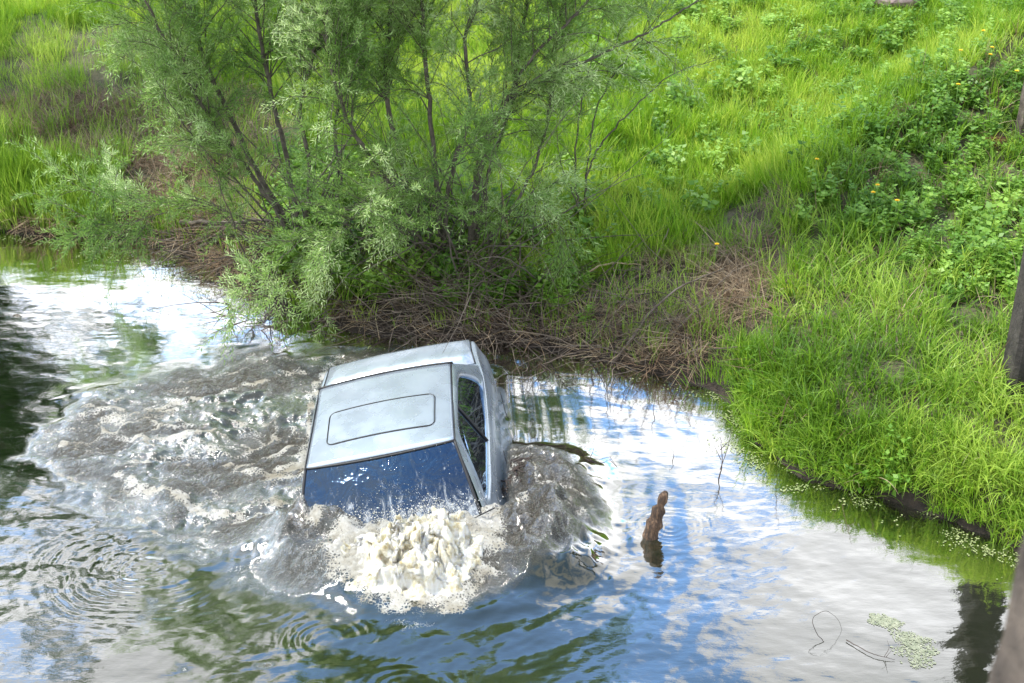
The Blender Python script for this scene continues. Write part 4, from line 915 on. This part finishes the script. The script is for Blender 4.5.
# algae, duckweed and floating debris
M['algae'] = simple('algae', [(.3, (.14, .16, .10)), (.7, (.30, .31, .22))], 25, .8, .4)
def flat_patch(name, pxs, z, mat, label, catg, group=None):
    pl = smooth_poly([W(*p) for p in pxs], 2); pl = [(x+.012*float(fbm(x, y, 14, 2)), y+.012*float(fbm(x+5, y, 14, 2))) for x, y in pl]
    cx, cy = np.mean([p[0] for p in pl]), np.mean([p[1] for p in pl]); n = len(pl)
    V = [(x-cx, y-cy, 0) for x, y in pl]+[(x-cx, y-cy, -.012) for x, y in pl]
    F = [list(range(n)), list(range(n, 2*n))[::-1]]+[[i, n+i, n+(i+1) % n, (i+1) % n] for i in range(n)]
    o = mesh_np(name, V, F, mat, smooth=False); o.location = (cx, cy, z); return tag(o, label, catg, group)
def discs(P, r, name, mat, label, catg):
    n = len(P); th = np.arange(6)*PI/3
    V = (np.stack([np.cos(th), np.sin(th), 0*th], -1)[None]*r[:, None, None]*rng.uniform(.6, 1.2, (n, 6, 1)) + P[:, None, :]).reshape(-1, 3)
    return tag(mesh_np(name, V, np.arange(n*6).reshape(n, 6), mat, smooth=False), label, catg, kind='stuff')
for pxs, lab in (([(888, 622), (905, 630), (924, 634), (938, 648), (932, 666), (912, 670), (900, 654), (892, 640)], 'pale green algae mat floating at the lower right'), ([(866, 612), (880, 614), (900, 622), (898, 630), (884, 628), (872, 623)], 'narrow algae strip just above the larger mat')):
    q = [W(*p) for p in pxs]; x = rng.uniform(min(a[0] for a in q)-.05, max(a[0] for a in q)+.05, 9000); y = rng.uniform(min(a[1] for a in q)-.05, max(a[1] for a in q)+.05, 9000)
    sdq = seg_dist(x, y, q, True)+.05*fbm(x, y, 9, 3); k = (sdq > 0) & (rng.random(len(x)) < .10+sdq*5)
    hz_, _, _ = water_fields(x[k], y[k]); discs(np.column_stack([x[k], y[k], hz_+rng.uniform(.0015, .005, k.sum())]), rng.uniform(.003, .009, k.sum()), 'algae_mat', M['algae'], lab, 'algae')
n = 260000; x = rng.uniform(-6, 5, n); y = rng.uniform(7, 15, n); s = -land_sd(x, y); 
pr = np.exp(-((s-.12)/.16)**2)*((x > 1.5)*1.0+(x < -2.8)*.5+.12)+.5*np.exp(-((s-.35)/.25)**2)*((x < -2.9) & (x > -4.8))
k = (s > .0) & (rng.random(n) < pr*np.clip(fbm(x, y, 3.5, 3)*2.2+.15, 0, 1)); hz_, _, _ = water_fields(x[k], y[k])
M['duckweed'] = simple('duckweed', [(.3, (.12, .17, .05)), (.7, (.28, .31, .14))], 3, .8, coords='Object')
discs(np.column_stack([x[k], y[k], hz_+.006]), rng.uniform(.003, .010, k.sum()), 'duckweed', M['duckweed'], 'duckweed and scum drifting along the shore', 'duckweed')
pc = np.column_stack([rng.normal(size=90)*.09, rng.normal(size=90)*.07])+np.array(W(507, 492)); hz_, _, _ = water_fields(pc[:, 0], pc[:, 1])
P = np.column_stack([pc, hz_+.012]); dbr = MB()
for p in P:
    a = rng.uniform(0, PI); d = np.array([math.cos(a), math.sin(a), rng.normal(0, .2)])*rng.uniform(.01, .045); dbr.tube([p-d, p, p+d], [.003, .006, .003], 4)
tag(dbr.build('floating_debris', M['darktwig']), 'brown bark bits floating in the froth beside the windscreen', 'debris', kind='stuff')

# dandelions on the slope
def dandelion():
    e = empty('dandelion', (0, 0, 0), 'x', 'flower', 'dandelions on the right slope')
    mb = MB(); mb.tube([(0, 0, 0), (.01, .0, .2), (.02, .0, .40)], .003, 5); mb.build('stalk', M['stalk'], e)
    parts = []
    for ring, nn, rr, up in ((0, 16, .032, .25), (1, 14, .024, .7), (2, 10, .015, 1.5)):
        a = np.arange(nn)*2*PI/nn+ring*.3; D = np.stack([np.cos(a), np.sin(a), np.full(nn, up)], -1); parts.append(leaf_quads(np.tile([.02, 0, .40], (nn, 1)), D, np.full(nn, rr), np.full(nn, .006), .1))
    V, F = cat(*parts); mesh_np('flower_head', V, F, M['flower'], e, smooth=False); return e
dl = [((812, 175), 'leftmost dandelion, at the edge of the worn gap'), ((875, 200), 'dandelion right of and above its close pair on the mid slope'), ((867, 208), 'dandelion lower left of the close pair on the mid slope'),
      ((893, 215), 'lowest right dandelion of the three on the mid slope'), ((954, 101), 'dandelion below the upper right group'), ((957, 66), 'dandelion at the left of the upper right group'),
      ((980, 46), 'topmost dandelion near the upper right corner'), ((987, 64), 'upper of two touching dandelions by the corner'), ((986, 71), 'lower of two touching dandelions by the corner'), ((1012, 87), 'dandelion beside the bridge post at the right edge'), ((713, 259), 'single yellow flower low on the bare bank')]
d0 = None
for (px, py), lab in dl:
    g = ground_pt(px, py+19 if py > 150 else py+15)
    if d0 is None: d0 = dandelion(); e = d0
    else:
        e = d0.copy(); COL.objects.link(e)
        for ch in d0.children:
            c = ch.copy(); COL.objects.link(c); c.parent = e
    e['label'] = lab; e.location = g; e.rotation_euler = (0, 0, rng.uniform(0, 6)); e.scale = (.85,)*3

# tan tussock by the bushes, stone at the top
v, f = ribbons(420, .16, .18, .42, .004, (.25, 1.0), (.4, 1.4), 6); g = ground_pt(572, 238)
o = mesh_np('dead_tussock', v, f, M['straw']); o.location = g; tag(o, 'rounded orange tan tussock of dead grass right of the willows', 'tussock')
M['stone'] = simple('stone', [(.3, (.16, .11, .10)), (.7, (.36, .28, .27))], 5, .85, .6)
bm = bmesh.new(); bmesh.ops.create_icosphere(bm, subdivisions=3, radius=.34)
for vv_ in bm.verts:
    c = vv_.co; c *= 1+.22*float(fbm(c.x*3+5, c.y*3+c.z*2, 1.2, 2)); c.z *= .55
me = bpy.data.meshes.new('stone'); bm.to_mesh(me); bm.free(); me.materials.append(M['stone']); o = bpy.data.objects.new('stone', me); COL.objects.link(o); o.location = ground_pt(893, 8)+Vector((0, 0, .15))
tag(o, 'reddish grey stone half hidden in the grass at the top', 'stone')

# ------------------------------------------------------------------ timber bridge at the right
M['timber'] = simple('weathered_timber', [(.3, (.03, .024, .02)), (.55, (.10, .08, .065)), (.75, (.20, .17, .14))], 7, .9, .8, bscale=24)
M['darktimber'] = simple('tarred_timber', [(.3, (.015, .013, .012)), (.7, (.06, .052, .045))], 9, .9, .8, bscale=30)
M['rusty'] = simple('orange_lichen_wood', [(.38, (.05, .035, .028)), (.58, (.17, .075, .03)), (.75, (.20, .15, .11))], 9, .9, .6)
def rough_col(name, base, w_, d_, h_, mat, label, catg, group=None, lean=(0, 0), taper=.0, cap=None):
    mb = MB(); n = 10; V = []; F = []
    prof = [(-1, -.8), (-.8, -1), (.8, -1), (1, -.8), (1, .8), (.8, 1), (-.8, 1), (-1, .8)]
    for i in range(n+1):
        t = i/n
        for a, b in prof: V.append((a*w_/2*(1-taper*t)+lean[0]*t+rng.normal(0, .004), b*d_/2*(1-taper*t)+lean[1]*t+rng.normal(0, .004), h_*t))
    for i in range(n):
        for j in range(8): F.append([i*8+j, i*8+(j+1) % 8, (i+1)*8+(j+1) % 8, (i+1)*8+j])
    F.append(list(range(8))[::-1]); F.append([n*8+j for j in range(8)]); mb.add(V, F)
    o = mb.build(name, mat, smooth=False); o.location = base; return tag(o, label, catg, group)
gp1 = ground_pt(1007, 402); rough_col('bridge_pile', (gp1.x+.16, gp1.y+.12, gp1.z-.15), .32, .30, 4.3, M['darktimber'], 'thick dark timber pile at the right edge above the long grass', 'pile', lean=(0.0, .0))
gp2 = ground_pt(1014, 147); rough_col('bridge_post', (gp2.x+.16, gp2.y, gp2.z-.1), .30, .2, .85, M['timber'], 'grey wooden post with flat top at the upper right edge', 'post')
gp3 = ground_pt(990, 150); o = rough_col('sawn_stump', (gp3.x, gp3.y, gp3.z-.12), .26, .18, .25, M['rusty'], 'low sawn timber with an orange rotten top beside the post', 'stump', lean=(.04, .05))
rough_col('rail_post', (.720, 1.45, 4.5), .125, .12, .66, M['timber'], 'blurred near wooden post of the bridge at the lower right corner', 'post')
e = empty('footbridge', (0, 0, 4.5), 'timber footbridge deck below the viewpoint', 'bridge')
for i in range(24):
    mb = MB(); mb.box((-6.9+i*.6, -.05, -.03), (.29, 1.45, .028)); mb.build('deck_plank', M['timber'], e)
for yy in (-1.3, 1.2):
    mb = MB(); mb.box((0, yy, -.21), (7.2, .1, .14)); mb.build('beam', M['darktimber'], e)
for xx in (-5, 5):
    for yy in (-1.3, 1.2):
        mb = MB(); mb.box((xx, yy, -2.9), (.12, .12, 2.55)); mb.build('pile', M['darktimber'], e)
